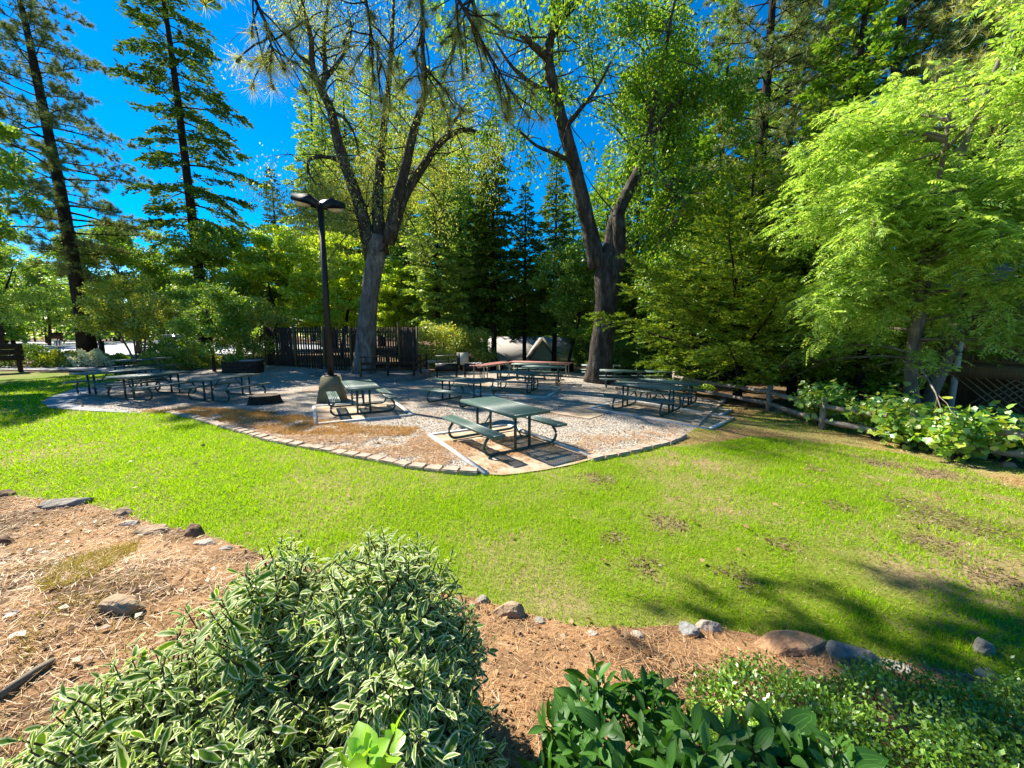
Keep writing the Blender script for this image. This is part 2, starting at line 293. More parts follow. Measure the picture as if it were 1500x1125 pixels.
def varleaf(name, edge, cen, lo, hi, trans=.3, gloss=.1, veins=False):
    """broad leaf coloured across its width by attribute 'rim' (0 midrib, 1 margin)"""
    m, nt, out = mat(name); L = nt.links.new
    a = nd(nt, 'ShaderNodeAttribute', attribute_name='rim'); g = nt.nodes.new('ShaderNodeNewGeometry'); tc = nt.nodes.new('ShaderNodeTexCoord')
    n = nd(nt, 'ShaderNodeTexNoise', Scale=70.0, Detail=3); L(tc.outputs['Object'], n.inputs['Vector'])
    rc = ramp(nt, [(0, cen[0]), (1, cen[1])]); L(g.outputs['Random Per Island'], rc.inputs[0])
    re = ramp(nt, [(0, edge[0]), (1, edge[1])]); L(g.outputs['Random Per Island'], re.inputs[0])
    if veins:
        r = ramp(nt, [(0, (1, 1, 1)), (.05, (0, 0, 0)), (.36, (0, 0, 0)), (.41, (1, 1, 1)), (.46, (0, 0, 0))]); L(a.outputs['Fac'], r.inputs[0]); f = r.outputs[0]
    else:
        ad = nd(nt, 'ShaderNodeMath', operation='MULTIPLY_ADD'); L(n.outputs[0], ad.inputs[0]); ad.inputs[1].default_value = .6; L(a.outputs['Fac'], ad.inputs[2])
        ofs = nd(nt, 'ShaderNodeMath', operation='MULTIPLY_ADD'); L(g.outputs['Random Per Island'], ofs.inputs[0]); ofs.inputs[1].default_value = -.25; L(ad.outputs[0], ofs.inputs[2])
        r = ramp(nt, [(lo, (0, 0, 0)), (hi, (1, 1, 1))]); L(ofs.outputs[0], r.inputs[0]); f = r.outputs[0]
    mx = nd(nt, 'ShaderNodeMix', data_type='RGBA'); L(f, mx.inputs[0]); L(rc.outputs[0], mx.inputs[6]); L(re.outputs[0], mx.inputs[7])
    d = nt.nodes.new('ShaderNodeBsdfDiffuse'); t = nt.nodes.new('ShaderNodeBsdfTranslucent'); gl = nd(nt, 'ShaderNodeBsdfGlossy', Roughness=.5)
    L(mx.outputs[2], d.inputs[0])
    tm = nd(nt, 'ShaderNodeMix', data_type='RGBA', blend_type='MULTIPLY'); tm.inputs[0].default_value = 1; L(mx.outputs[2], tm.inputs[6]); tm.inputs[7].default_value = (1.2, 1.25, .6, 1); L(tm.outputs[2], t.inputs[0])
    m1 = nd(nt, 'ShaderNodeMixShader'); m1.inputs[0].default_value = trans; L(d.outputs[0], m1.inputs[1]); L(t.outputs[0], m1.inputs[2])
    m2 = nd(nt, 'ShaderNodeMixShader'); m2.inputs[0].default_value = gloss; L(m1.outputs[0], m2.inputs[1]); L(gl.outputs[0], m2.inputs[2])
    L(m2.outputs[0], out.inputs[0]); return m
M['dogwood'] = varleaf('variegated_leaf', [(.58, .62, .32), (.80, .80, .54)], [(.07, .17, .010), (.15, .27, .025)], .68, .88, .38, .02)
M['laurel'] = varleaf('laurel_leaf', [(.10, .26, .03), (.16, .34, .05)], [(.03, .11, .012), (.07, .19, .025)], 0, 1, .35, .03, True)

M['bark_chip'] = leafmat('bark_chip', [(.06, .035, .022), (.16, .10, .06), (.30, .22, .15)], .02, .02)
# ================================================================ ground
def axis(lo, hi, near, step, far):
    a = [0.0]
    while a[-1] < hi: a.append(a[-1]+(step if a[-1] < near else step+(a[-1]-near)*far))
    b = [0.0]
    while b[-1] > lo: b.append(b[-1]-(step if -b[-1] < near else step+(-b[-1]-near)*far))
    return np.array(sorted(set(a+b)))
gx = axis(-170, 170, 22, .5, .12); gy = axis(-60, 190, 30, .5, .12)
XX, YY = np.meshgrid(gx, gy); nx, ny = len(gx), len(gy)
i = np.arange(ny-1)[:, None]*nx; j = np.arange(nx-1)[None, :]
mb = MB(); mb.add(np.stack([XX, YY, H(XX, YY)-.01], -1), Q=np.stack([i+j, i+j+1, i+nx+j+1, i+nx+j], -1).reshape(-1, 4))
struct(mb.obj('ground', M['g_forest'], smooth=True))
def sheet(name, poly, m, dz, step=.4):
    P = [Vector((p[0], p[1])) for p in poly]
    xs = [p.x for p in P]; ys = [p.y for p in P]
    g = np.array([(x, y) for x in np.arange(min(xs), max(xs), step) for y in np.arange(min(ys), max(ys), step)])
    # densify the border so that it follows the terrain
    B = []
    for k in range(len(P)):
        a, b = P[k], P[(k+1) % len(P)]; n = max(1, int((b-a).length/step))
        B += [a.lerp(b, q/n) for q in range(n)]
    ins = g[inpoly(g[:, 0], g[:, 1], poly)]
    if len(ins):
        Ba = np.array([tuple(b) for b in B])
        d = np.min(np.linalg.norm(ins[:, None]-Ba[None], axis=2), axis=1) if len(ins)*len(Ba) < 4e7 else np.ones(len(ins))
        ins = ins[d > step*.3]
    pts = B+[Vector(q) for q in ins]
    v, e, f, *_ = delaunay_2d_cdt(pts, [], [list(range(len(B)))], 1, 1e-5)
    v = np.array([tuple(q) for q in v])
    mb = MB(); mb.add(np.column_stack([v, H(v[:, 0], v[:, 1])+dz]), T=[q for q in f if len(q) == 3])
    return struct(mb.obj(name, m, smooth=True))
def GP(*a): return [tuple(G(*p)[:2]) for p in a]
edge_near = GP((250, 606), (290, 615), (340, 630), (400, 647), (470, 661), (530, 672), (600, 686), (665, 693), (715, 697), (760, 697), (800, 691), (872, 674), (905, 668), (945, 659), (980, 650), (1002, 640), (1022, 626), (1038, 610), (1052, 598), (1062, 588))
edge_far = [(7.0, 16.2), (8.0, 18.5), (7.5, 22.5), (-2, 24), (-16, 22), (-15.5, 17.5)]
edge_left = GP((165, 562), (110, 570), (78, 581), (60, 590), (72, 599), (120, 603), (185, 606))
gravel_poly = edge_near+edge_far+edge_left
sheet('gravel_ground', gravel_poly, M['g_gravel'], .012)
bed_edge = GP((0, 727), (60, 733), (130, 742), (185, 757), (235, 775), (285, 781), (330, 797), (420, 830), (560, 860), (690, 880), (760, 898), (840, 920), (930, 925), (1010, 920), (1090, 932), (1160, 945), (1240, 958), (1310, 976), (1400, 992), (1500, 1008))
bed_poly = bed_edge+[(6.5, 1.2), (6.5, -2.5), (-7.5, -2.5), (-9, 3.6)]
sheet('planting_bed', bed_poly, M['g_bed'], .014, .25)
dry_edge = GP((1056, 592), (1120, 600), (1200, 607), (1300, 632), (1400, 656), (1500, 690))
lawn_right = GP((1500, 720), (1420, 690), (1330, 668), (1250, 655), (1180, 645), (1100, 642), (1040, 650), (1005, 655))
lawn_poly = [bed_edge[0]]+bed_edge[1:]+[(7.5, 2.6), (9.5, 4.2)]+lawn_right+[p for p in edge_near[::-1][6:]]+edge_left[::-1]+[(-17.5, 17.5), (-24, 18.5), (-40, 16), (-22, 6)]
sheet('lawn', lawn_poly, M['g_lawn'], .011, .4)
dry_poly = dry_edge+lawn_right+edge_near[::-1][:7][::-1]
sheet('dry_turf_ground', edge_near[13:]+dry_edge+[(10.5, 4.6), (9.5, 4.2)]+lawn_right, M['g_dry'], .012, .4)
lot_poly = [(-95, 30), (-60, 27.5), (-40, 26.4), (-30, 26.2), (-21, 28), (-16.5, 31), (-17, 36), (-21, 44), (-30, 58), (-55, 70), (-95, 72)]
sheet('parking_lot', lot_poly, M['asphalt'], .02, 2.0)
walk_poly = GP((62, 590), (78, 581), (110, 570), (165, 562), (185, 566), (140, 575), (112, 586), (108, 594), (150, 600), (190, 603), (185, 606), (120, 603), (72, 599))
sheet('curved_path', walk_poly, M['concrete_grey'], .026, .3)
back_walk = [(-40, 19.2), (-26, 20.2), (-19, 19.6), (-15.5, 18.4), (-15.6, 17.5), (-19, 18.6), (-26, 19.1), (-40, 18.1)]
sheet('back_path', back_walk, M['concrete_grey'], .03, .5)
# ---------------------------------------------------------------- concrete table pads with white boards
def zz(x, y): return float(H(x, y))
def pad(c, yaw, w, d, boards=True, m='concrete', skip=None):
    ca, sa = math.cos(yaw), math.sin(yaw)
    loc = lambda u, v: (c[0]+u*ca-v*sa, c[1]+u*sa+v*ca)
    poly = [loc(-w/2, -d/2), loc(w/2, -d/2), loc(w/2, d/2), loc(-w/2, d/2)]
    sheet('concrete_pad', poly, M[m], .03, .6)
    if boards:
        mb = MB(); t = .035
        for kb, (u0, v0, u1, v1) in enumerate(((-w/2, -d/2, w/2, -d/2), (-w/2, d/2, w/2, d/2), (-w/2, -d/2+.05, -w/2, d/2-.05), (w/2, -d/2+.05, w/2, d/2-.05))):
            if kb == skip: continue
            a, b = loc(u0, v0), loc(u1, v1)
            mb.bar((a[0], a[1], zz(*a)+.022), (b[0], b[1], zz(*b)+.022), .085, .07)
        o = mb.obj('pad_border', M['frame_white']); struct(o)
TY = {}
R_ = math.radians
tables = [  # x, y, yaw, label
 (-.2, 7.42, 125, 'green picnic table nearest the camera, alone at the lawn edge of the gravel'),
 (-4.32, 10.85, 118, 'green picnic table with a pale slatted top beside the concrete lamp base'),
 (-1.62, 12.15, 144, 'dark green picnic table in half shade just behind the nearest table'),
 (.15, 14.9, 162, 'pale topped green picnic table in front of the red serving tables'),
 (3.95, 11.1, 139, 'green picnic table with long bench facing the lawn, front of the close pair at right'),
 (5.35, 13.0, 141, 'green picnic table tucked behind another in the pair near the rail fence'),
 (4.85, 16.9, 168, 'green picnic table just right of the big oak trunk, behind the close pair'),
 (4.6, 20.0, 172, 'dark shaded picnic table standing at the foot of the right oak'),
 (6.9, 18.4, 174, 'dark shaded picnic table farthest right, near the far end of the rail fence'),
 (-13.1, 12.75, 72, 'green picnic table farthest left, its end overhanging the grass'),
 (-11.55, 12.3, 80, 'green picnic table second from left, in front of the grass side table'),
 (-9.6, 12.9, 77, 'green picnic table between the left group and the cut stump'),
 (-16.4, 17.2, 74, 'green picnic table behind the left group, in front of the yellow hedge'),
 (1.45, 17.6, 166, 'green picnic table half hidden behind the pale topped one'),
 (.95, 19.5, 176, 'dark picnic table just in front of the long red serving table'),
]
def front_pad():
    L, F, Rr = (Vector(G(*q)[:2]) for q in ((629, 640), (712, 699), (872, 674)))
    B = L+Rr-Vector(G(727, 704)[:2]); low = [Vector(q) for q in GP((712, 698), (735, 699), (762, 697), (800, 691), (840, 683), (872, 674))]
    sheet('concrete_pad', [tuple(q) for q in [L]+low+[B]], M['concrete'], .03, .6)
    mb = MB()
    for a, b in ((L, low[0]), (L.lerp(B, .02), B.lerp(L, .02)), (B, low[-1])): mb.bar((a.x, a.y, zz(a.x, a.y)+.022), (b.x, b.y, zz(b.x, b.y)+.022), .085, .07)
    struct(mb.obj('pad_border', M['frame_white']))
front_pad()
pad((-4.3, 10.75), R_(118), 2.7, 2.3)
pad((.2, 14.8), R_(162), 2.9, 2.4)
pad((4.35, 11.0), R_(139), 3.2, 2.6); pad((5.7, 12.6), R_(139), 2.5, 1.8, True)
pad((2.2, 10.9), R_(139), 1.3, 2.2, False, 'concrete')
# ================================================================ picnic tables
TL, TW, TH = 1.95, .82, .75
def mesh_panel(L, W, z, t, nl, nw, apron, m=0):
    mb = MB(); pl, pw = L/nl, W/nw
    for k in range(1, nw): mb.box((0, -W/2+k*pw, z-t/2), (L-.03, pw*.52, t), m=m)
    for k in range(1, nl): mb.box((-L/2+k*pl, 0, z-t/2-.0005), (pl*.38, W-.03, t-.001), m=m)
    for s in (-1, 1):
        mb.box((0, s*(W/2-.0125), z-apron/2+.001), (L, .025, apron), m=m)
        mb.box((s*(L/2-.0125), 0, z-apron/2+.001), (.025, W-.05, apron), m=m)
    return mb
def arc(c, r, a0, a1, n): return [(c[0]+r*math.cos(a0+(a1-a0)*q/n), c[1]+r*math.sin(a0+(a1-a0)*q/n)) for q in range(n+1)]
top_me = mesh_panel(TL, TW, TH, .012, 40, 17, .05).mesh('tabletop', M['green_top'])
seat_me = mesh_panel(TL, .26, .45, .012, 40, 6, .045).mesh('bench_seat', M['green_top'])
def frame_mesh():
    mb = MB()
    y = .64
    half = [(0, .035), (.30, .035), (.58, .035)]+arc((.66, .19), .155, -math.pi/2, math.pi*.18, 7)+[(.74, .34), (.70, .41)]
    pts = [(0, -a, b) for a, b in half[::-1]]+[(0, a, b) for a, b in half[1:]]
    mb.tube(pts, .028, 8)
    for s in (-1, 1):
        mb.tube([(0, s*.16, .04), (0, s*.16, .70)], .028, 8)
        mb.box((0, s*.70, .415), (.06, .22, .02))
    mb.box((0, 0, .705), (.05, .62, .03))
    return mb.mesh('end_frame', M['green_paint'], smooth=False)
def brace_mesh():
    mb = MB(); mb.tube([(0, 0, .26), (.10, 0, .33), (.42, 0, .70)], .014, 6); mb.box((0, 0, .25), (.03, .34, .03)); return mb.mesh('diagonal_brace', M['green_paint'])
def cross_mesh():
    mb = MB(); mb.box((0, 0, .72), (.05, TW-.08, .03)); mb.box((.45, 0, .722), (.04, TW-.08, .025)); mb.box((-.45, 0, .722), (.04, TW-.08, .025)); return mb.mesh('support_bar', M['green_paint'])
fr_me, br_me, cr_me = frame_mesh(), brace_mesh(), cross_mesh()
TG = 'green picnic tables on the gravel'
def make_table():
    t = thing('picnic_table', 'x', 'picnic table', group=TG)
    link('tabletop', top_me, t)
    for s in (-1, 1):
        link('bench_seat', seat_me, t, (0, s*.70, 0))
        link('end_frame', fr_me, t, (s*.68, 0, 0))
        b = link('diagonal_brace', br_me, t, (s*.66, 0, 0)); b.rotation_euler.z = math.pi if s > 0 else 0
    link('support_bar', cr_me, t)
    return t
proto = make_table()
for k, (x, y, yaw, lab) in enumerate(tables):
    t = proto if k == 0 else copy_tree(proto)
    t.location = (x, y, zz(x, y)+.032); t.rotation_euler = (0, 0, R_(yaw)); t['label'] = lab
# ================================================================ paver edging
def along(poly, step):
    P = [Vector(p) for p in poly]; out = []; carry = 0
    for a, b in zip(P[:-1], P[1:]):
        L = (b-a).length; s = carry
        while s < L: out.append((a.lerp(b, s/L), math.atan2((b-a).y, (b-a).x))); s += step
        carry = s-L
    return out
pv = []
def paver_mesh():
    bm = bmesh.new(); bmesh.ops.create_cube(bm, size=1)
    for v in bm.verts: v.co = Vector((v.co.x*(.285 if v.co.y < 0 else .24), v.co.y*.19, v.co.z*.10))
    bmesh.ops.bevel(bm, geom=bm.edges[:], offset=.014, segments=2, affect='EDGES')
    bmesh.ops.subdivide_edges(bm, edges=bm.edges[:], cuts=1)
    for v in bm.verts: v.co += Vector((random.uniform(-1, 1), random.uniform(-1, 1), random.uniform(-1, 1)))*.005
    me = bpy.data.meshes.new('edging_paver'); bm.to_mesh(me); bm.free(); me.materials.append(M['paver']); return me
pvm = [paver_mesh() for _ in range(4)]
def pavers(poly, lab, grp, z=.0, jit=.02):
    for p, a in along(poly, .295):
        o = link('edging_paver', random.choice(pvm)); o.location = (p.x, p.y, zz(p.x, p.y)+.02+z+random.uniform(-.012, .012)); o.rotation_euler = (random.uniform(-.05, .05), random.uniform(-.05, .05), a+random.uniform(-.06, .06))
        tag(o, lab, 'paver', grp)
pavers(edge_near[:9], 'tan edging block in the row between the lawn and the orange gravel at left', 'edging blocks along the left lawn edge')
pavers(edge_near[11:16], 'tan edging block in the curved row right of the nearest table', 'edging blocks along the right lawn edge', .01)
pavers([(p[0]+.05, p[1]+.2) for p in edge_near[16:20]], 'stepped edging block beside the pads by the rail fence', 'edging blocks beside the pads', .01)
# ================================================================ lamp post
lp = G(487, 588)
t = thing('lamp_post', 'tall black lamp post with two flat rectangular heads on a concrete base', 'lamp post', lp)
mb = MB(); mb.box((0, 0, .42), (.84, .84, .84), taper=.62, rot=.3); mb.obj('concrete_base', M['lampbase'], t)
ph = 6.2
mb = MB(); mb.box((0, 0, .84+(ph-.84)/2), (.15, .15, ph-.84), taper=.85); mb.box((0, 0, .86), (.3, .3, .03)); mb.obj('pole', M['black_steel'], t)
for (ang, z) in ((178, ph), (66, ph-.02)):
    hd = link('lamp_head', bpy.data.meshes.new('lamp_head'), t)
    mb = MB(); d = Vector((math.cos(R_(ang)), math.sin(R_(ang)), 0)); s = Vector((-d.y, d.x, 0))
    def q(u, v, w): p = d*u+s*v; return (p.x, p.y, z+w)
    prof = [(.0, -.16), (.02, .02), (.22, .20), (.30, .22), (.80, .22), (.80, .06), (.30, .04), (.2, -.03)]
    V = [q(u, v, w) for v in (-.2, .2) for u, w in prof]; n = len(prof)
    mb.add(V, Q=[[k, (k+1) % n, n+(k+1) % n, n+k] for k in range(n)], T=[[0, k+1, k] for k in range(1, n-1)]+[[n, n+k, n+k+1] for k in range(1, n-1)])
    old = hd.data; hd.data = mb.mesh('lamp_head', M['black_steel']); bpy.data.meshes.remove(old)
    mb = MB(); V = [q(u, v, w) for u, w, k in ((.34, .045, 1), (.77, .058, 1), (.72, -.06, .72), (.40, -.07, .72)) for v in (-.17*k, .17*k)]
    mb.add(V, Q=[[0, 1, 3, 2], [2, 3, 5, 4], [4, 5, 7, 6], [6, 7, 1, 0], [0, 2, 4, 6], [1, 7, 5, 3]]); mb.obj('lamp_lens', M['lens'], hd)
# ================================================================ deck, slat fence, deck rail
dk = [(-12.1, 20.4), (-7.2, 17.4), (-4.9, 18.4), (-4.4, 20.6), (-5.2, 22.2), (-12.6, 22.2)]
zd = zz(-8, 20)+.17
mb = MB(); mb.prism(dk, zd-.5, zd-.012)
for k in range(30):
    y = 17.5+k*.16
    xs = []
    for a, b in zip(dk, dk[1:]+dk[:1]):
        if (a[1] > y) != (b[1] > y): xs.append(a[0]+(b[0]-a[0])*(y-a[1])/(b[1]-a[1]))
    if len(xs) >= 2: mb.box(((min(xs)+max(xs))/2, y, zd), (max(xs)-min(xs)+.06, .145, .03))
tag(mb.obj('wooden_deck', M['deck']), 'low grey plank deck around the foot of the middle oak', 'deck')
fa, fb = Vector((-13.3, 20.9)), Vector((-5.0, 20.95))
def slat_fence():
    t = thing('slat_fence', 'tall dark brown slat fence panel behind the deck', 'fence', (fa.x, fa.y, zz(fa.x, fa.y)))
    L = (fb-fa).length; zb = zz(fa.x, fa.y); z0 = zd-zb+.02
    d = (fb-fa)/L; ang = math.atan2(d.y, d.x)
    def panel(u0, u1, gap, z1):
        mb = MB(); u = u0
        while u < u1:
            w = random.uniform(.075, .095); p = d*u; mb.box((p.x, p.y+random.uniform(-.008, .008), (z0+z1)/2+random.uniform(-.02, .02)), (w, .02, z1-z0), rot=ang); u += w+gap*random.uniform(.6, 1.4)
        for zr in (z0+.25, z0+1.05, z1-.25):
            a, b = d*(u0-.02), d*(u1+.02); mb.bar((a.x, a.y+.035, zr), (b.x, b.y+.035, zr), .035, .09)
        return mb.obj('slat_panel', M['fence_brown'], t)
    top = 2.32
    cuts = [.05, 1.6, 3.15, 4.6, 5.9, 7.2, L-.1]
    for a, b, g in zip(cuts[:-1], cuts[1:], (.012, .045, .05, .05, .045, .006)): panel(a+.06, b-.06, g, z0+top)
    for k, u in enumerate(cuts):
        p = d*u; mb = MB(); hh = top+(.05 if k not in (5,) else .3); mb.box((p.x, p.y-.06, hh/2+z0/2), (.1, .1, hh+z0), rot=ang); mb.obj('post', M['post_olive'], t)
    return t
slat_fence()
def deck_rail():
    a = Vector((-7.0, 17.75)); b = Vector((-4.75, 18.6)); c = Vector((-4.55, 20.5))
    t = thing('deck_railing', 'dark wooden railing along the right edge of the deck', 'railing', (a.x, a.y, zd))
    seq = [a, a.lerp(b, .5), b, b.lerp(c, .5), c]
    for k, p in enumerate(seq):
        mb = MB(); q = p-a; mb.box((q.x, q.y, .46), (.09, .09, .95)); mb.obj('post', M['post_olive'] if k == 0 else M['rust'], t)
    for (p, q) in ((a, b), (b, c)):
        for z, w in ((.93, .14), (.62, .05), (.34, .05)):
            mb = MB(); u, v = p-a, q-a; mb.bar((u.x, u.y, z), (v.x, v.y, z), w, .05 if w > .1 else .12); mb.obj('rail', M['rust'], t)
    return t
deck_rail()
# ================================================================ planter box, stump, bucket, barbecue, serving tables
p = onx(355, 18.4); t = thing('planter_box', 'dark wooden planter box left of the slat fence', 'planter', p, .08)
mb = MB()
for k in range(4): mb.box((0, -.35, .07+k*.14), (1.5, .04, .132)); mb.box((0, .35, .07+k*.14), (1.5, .04, .132)); mb.box((-.73, 0, .07+k*.14), (.04, .66, .132)); mb.box((.73, 0, .07+k*.14), (.04, .66, .132))
mb.obj('box_wall', M['rust'], t); mb = MB(); mb.box((0, 0, .25), (1.42, .66, .5)); mb.obj('soil', M['soil'], t)
mb = MB(); mb.box((.42, 0, .585), (.7, .78, .05)); mb.obj('lid', M['concrete_grey'], t)
planter = t
p = G(388, 591); mb = MB(); n = 20
prof = [(.50, -.05), (.45, .06), (.41, .2), (.40, .27)]
th = np.arange(n)*2*np.pi/n; wob = 1+.10*np.sin(3*th+1)+.05*np.sin(7*th)
V = [(r*wob[k]*math.cos(th[k]), r*wob[k]*math.sin(th[k]), z) for r, z in prof for k in range(n)]
mb.add(V, Q=[[a*n+k, a*n+(k+1) % n, (a+1)*n+(k+1) % n, (a+1)*n+k] for a in range(3) for k in range(n)])
t = thing('tree_stump', 'low cut tree stump on the gravel left of the lamp post', 'stump', p); mb.obj('bark', M['bark_dark'], t)
mb = MB(); mb.add(V[-n:]+[(0, 0, .28)], T=[[k, (k+1) % n, n] for k in range(n)]); mb.obj('cut_face', M['wood_cut'], t)
p = onx(621, 20.2); t = thing('bucket', 'pale metal bucket on the ground beside the slat fence end', 'bucket', p)
mb = MB(); mb.lathe([(.0, .01), (.16, .01), (.20, .40), (.215, .41), (.20, .42), (.185, .40), (.15, .06), (.0, .06)], 20); mb.obj('pail', M['pale_metal'], t, smooth=True)
mb = MB(); mb.tube([(.205*math.cos(a), .03, .39+.16*math.sin(a)) for a in np.linspace(0, math.pi, 9)], .008, 5); mb.obj('handle', M['black_steel'], t)
# barbecue
p = onx(672, 19.6); t = thing('barbecue_pit', 'black steel barbecue pit with long troughs and a tan cabinet side', 'barbecue', p, R_(14))
def trough(x, w, name):
    mb = MB()
    for s in (-1, 1): mb.box((x, s*.33, .62), (w, .02, .36)); mb.box((x+s*(w/2-.01), 0, .62), (.02, .64, .36))
    mb.box((x, 0, .45), (w, .66, .02))
    o = mb.obj(name, M['black_steel'], t)
    mb = MB()
    for k in range(int(w/.05)): mb.box((x-w/2+.03+k*.05, 0, .79), (.012, .62, .012))
    mb.obj('grate', M['pale_metal'], o)
    for u in (-1, 1):
        for v in (-1, 1): m2 = MB(); m2.box((x+u*(w/2-.06), v*.28, .22), (.05, .05, .46)); m2.obj('leg', M['black_steel'], t)
trough(-.62, 1.1, 'firebox'); trough(.72, .95, 'firebox')
mb = MB(); mb.box((.08, .02, 1.02), (.34, .60, .62)); mb.obj('cabinet', M['black_steel'], t)
mb = MB(); mb.box((.24, -.31, 1.04), (.42, .04, .60)); mb.obj('cabinet_side', M['beige'], t)
mb = MB(); mb.bar((-1.15, .1, 1.18), (-.1, .1, 1.18), .5, .03); mb.bar((-1.1, .3, .8), (-1.1, .3, 1.18), .04, .04); mb.bar((-.5, .3, .8), (-.5, .3, 1.18), .04, .04); mb.obj('side_shelf', M['black_steel'], t)
def plank_table(name, label, a, b, w, top, leg, h=.76, cat='table', bent=0):
    a = Vector(a); b = Vector(b); c = (a+b)/2; L = (b-a).length; ang = math.atan2((b-a).y, (b-a).x)
    t = thing(name, label, cat, (c.x, c.y, zz(c.x, c.y)), ang)
    mb = MB()
    for k in range(4): mb.box((random.uniform(-.01, .01), (k-1.5)*w/4, h-.02), (L, w/4-.012, .04))
    mb.obj('tabletop', M[top], t)
    for x in (-L/2+.25, 0, L/2-.25):
        for y in (-1, 1):
            m2 = MB(); m2.box((x, y*(w/2-.1), (h-.04)/2), (.045, .045, h-.04)); m2.obj('leg', M[leg], t)
    mb = MB(); mb.box((0, 0, h-.09), (L-.3, .05, .09)); mb.obj('support_bar', M[leg], t)
    return t
q1, q2, q3 = onx(697, 18.6), onx(746, 21.6), onx(838, 20.6)
plank_table('serving_table', 'long faded red serving table running toward the barbecue pit', q1.xy, onx(742, 21.2).xy, .8, 'red_top', 'beige')
plank_table('serving_table', 'long faded red serving table set crosswise in front of the green house', onx(750, 21.9).xy, q3.xy, .8, 'red_top', 'beige')
plank_table('folding_table', 'pale beige folding table behind the barbecue pit', onx(617, 22.0).xy, onx(668, 24.0).xy, .8, 'beige', 'pale_metal')
# ================================================================ split rail fence on the right
fp = [Vector(p) for p in ((7.45, 17.6), (8.45, 12.5), (8.15, 9.9), (8.75, 8.2), (9.45, 6.6), (10.2, 4.6), (11.4, 2.2))]
t = thing('rail_fence', 'weathered split rail fence along the right side of the lawn', 'fence', (fp[1].x, fp[1].y, zz(fp[1].x, fp[1].y)))
def rel(p, z): return (p.x-fp[1].x, p.y-fp[1].y, z+zz(p.x, p.y)-zz(fp[1].x, fp[1].y))
for p in fp:
    mb = MB(); c = rel(p, .40); mb.box(c, (.13, .12, .92), rot=.2, taper=.9); mb.obj('post', M['rail_grey'], t)
for a, b in zip(fp[:-1], fp[1:]):
    for z in (.26, .64):
        pa, pb = Vector(rel(a, z)), Vector(rel(b, z)); n = 9
        pts = [pa.lerp(pb, k/(n-1))+Vector((random.uniform(-.012, .012), 0, random.uniform(-.014, .014)-.03*math.sin(math.pi*k/(n-1)))) for k in range(n)]
        mb = MB(); mb.tube(pts, [.062]+[random.uniform(.06, .075) for _ in range(n-2)]+[.062], 6, wob=.12); mb.obj('rail', M['rail_grey'], t)
# ================================================================ buildings
def window(mb_parent, c, w, h, nrm, name='window'):
    """frame + pane on a wall facing direction nrm (unit, horizontal)"""
    s = Vector((-nrm.y, nrm.x, 0)); c = Vector(c); ang = math.atan2(s.y, s.x)
    mb = MB()
    for k in (-1, 1):
        p = c+s*(k*(w/2)); mb.box(p+nrm*.03, (.09, .07, h+.09), rot=ang); p = c+Vector((0, 0, k*h/2)); mb.box(p+nrm*.032, (w-.09, .07, .09), rot=ang)
    mb.box(c+nrm*.028, (.05, .06, h-.09), rot=ang)
    f = mb.obj(name, M['trim'], mb_parent); mb = MB(); mb.box(c+nrm*.012, (w-.09, .02, h-.09), rot=ang); mb.obj('pane', M['glass'], f); return f
def quad(mb, a, b, c, d, th=0.0, m=0):
    a, b, c, d = map(Vector, (a, b, c, d)); n = (b-a).cross(d-a).normalized()*th
    P = [tuple(q) for q in (a, b, c, d, a-n, b-n, c-n, d-n)]
    mb.add(P, Q=[[0, 1, 2, 3], [7, 6, 5, 4], [0, 4, 5, 1], [1, 5, 6, 2], [2, 6, 7, 3], [3, 7, 4, 0]], m=m)
# sage house down the slope
hx0, hx1, hy0, hy1 = -3.6, 6.4, 40.0, 48.0
gz = zz(1, 41)-.1; ez = -.42; rz = 1.75
t = thing('green_house', 'low sage green house with grey shingle roof and white windows beyond the red tables', 'house', (1.4, 40, gz))
ox, oy, oz = 1.4, 40.0, gz
def W(x, y, z): return Vector((x-ox, y-oy, z-oz))
mb = MB(); mb.box(W((hx0+hx1)/2, (hy0+hy1)/2+.2, (gz-1+ez)/2), (hx1-hx0-.6, hy1-hy0-.8, ez-gz+1.0)); mb.obj('wall', M['wall_green'], t)
mb = MB(); ym = (hy0+hy1)/2
quad(mb, W(hx0, hy0-.3, ez-.1), W(hx1, hy0-.3, ez-.1), W(hx1, ym, rz), W(hx0, ym, rz), .12)
quad(mb, W(hx1, hy1+.3, ez-.1), W(hx0, hy1+.3, ez-.1), W(hx0, ym, rz), W(hx1, ym, rz), .12)
rf = mb.obj('roof', M['roof'], t)
mb = MB(); mb.bar(W(hx0, hy0-.33, ez-.14), W(hx1, hy0-.33, ez-.14), .04, .16); mb.obj('gutter', M['trim'], rf)
# front gable
g0, g1, gy0 = 1.6, 4.5, 38.4
gp = (g0+g1)/2; gr = 1.62
mb = MB(); mb.box(W(gp, 39.7, (gz-1+ez)/2), (g1-g0-.5, 2.2, ez-gz+1.0))
a, b, c = W(g0+.25, 38.6, ez), W(g1-.25, 38.6, ez), W(gp, 38.6, gr-.2); mb.add([tuple(a), tuple(b), tuple(c)], T=[[0, 1, 2]])
mb.obj('gable_wall', M['wall_green'], t)
mb = MB(); quad(mb, W(g0-.25, gy0, ez-.2), W(gp, gy0, gr), W(gp, 44, gr), W(g0-.25, 44, ez-.2), -.12); quad(mb, W(gp, gy0, gr), W(g1+.25, gy0, ez-.2), W(g1+.25, 44, ez-.2), W(gp, 44, gr), -.12)
rg = mb.obj('gable_roof', M['roof'], t)
mb = MB(); mb.bar(W(g0-.25, gy0-.03, ez-.26), W(gp, gy0-.03, gr-.06), .04, .12); mb.bar(W(gp, gy0-.03, gr-.06), W(g1+.25, gy0-.03, ez-.26), .04, .12); mb.obj('bargeboard', M['beige'], rg)
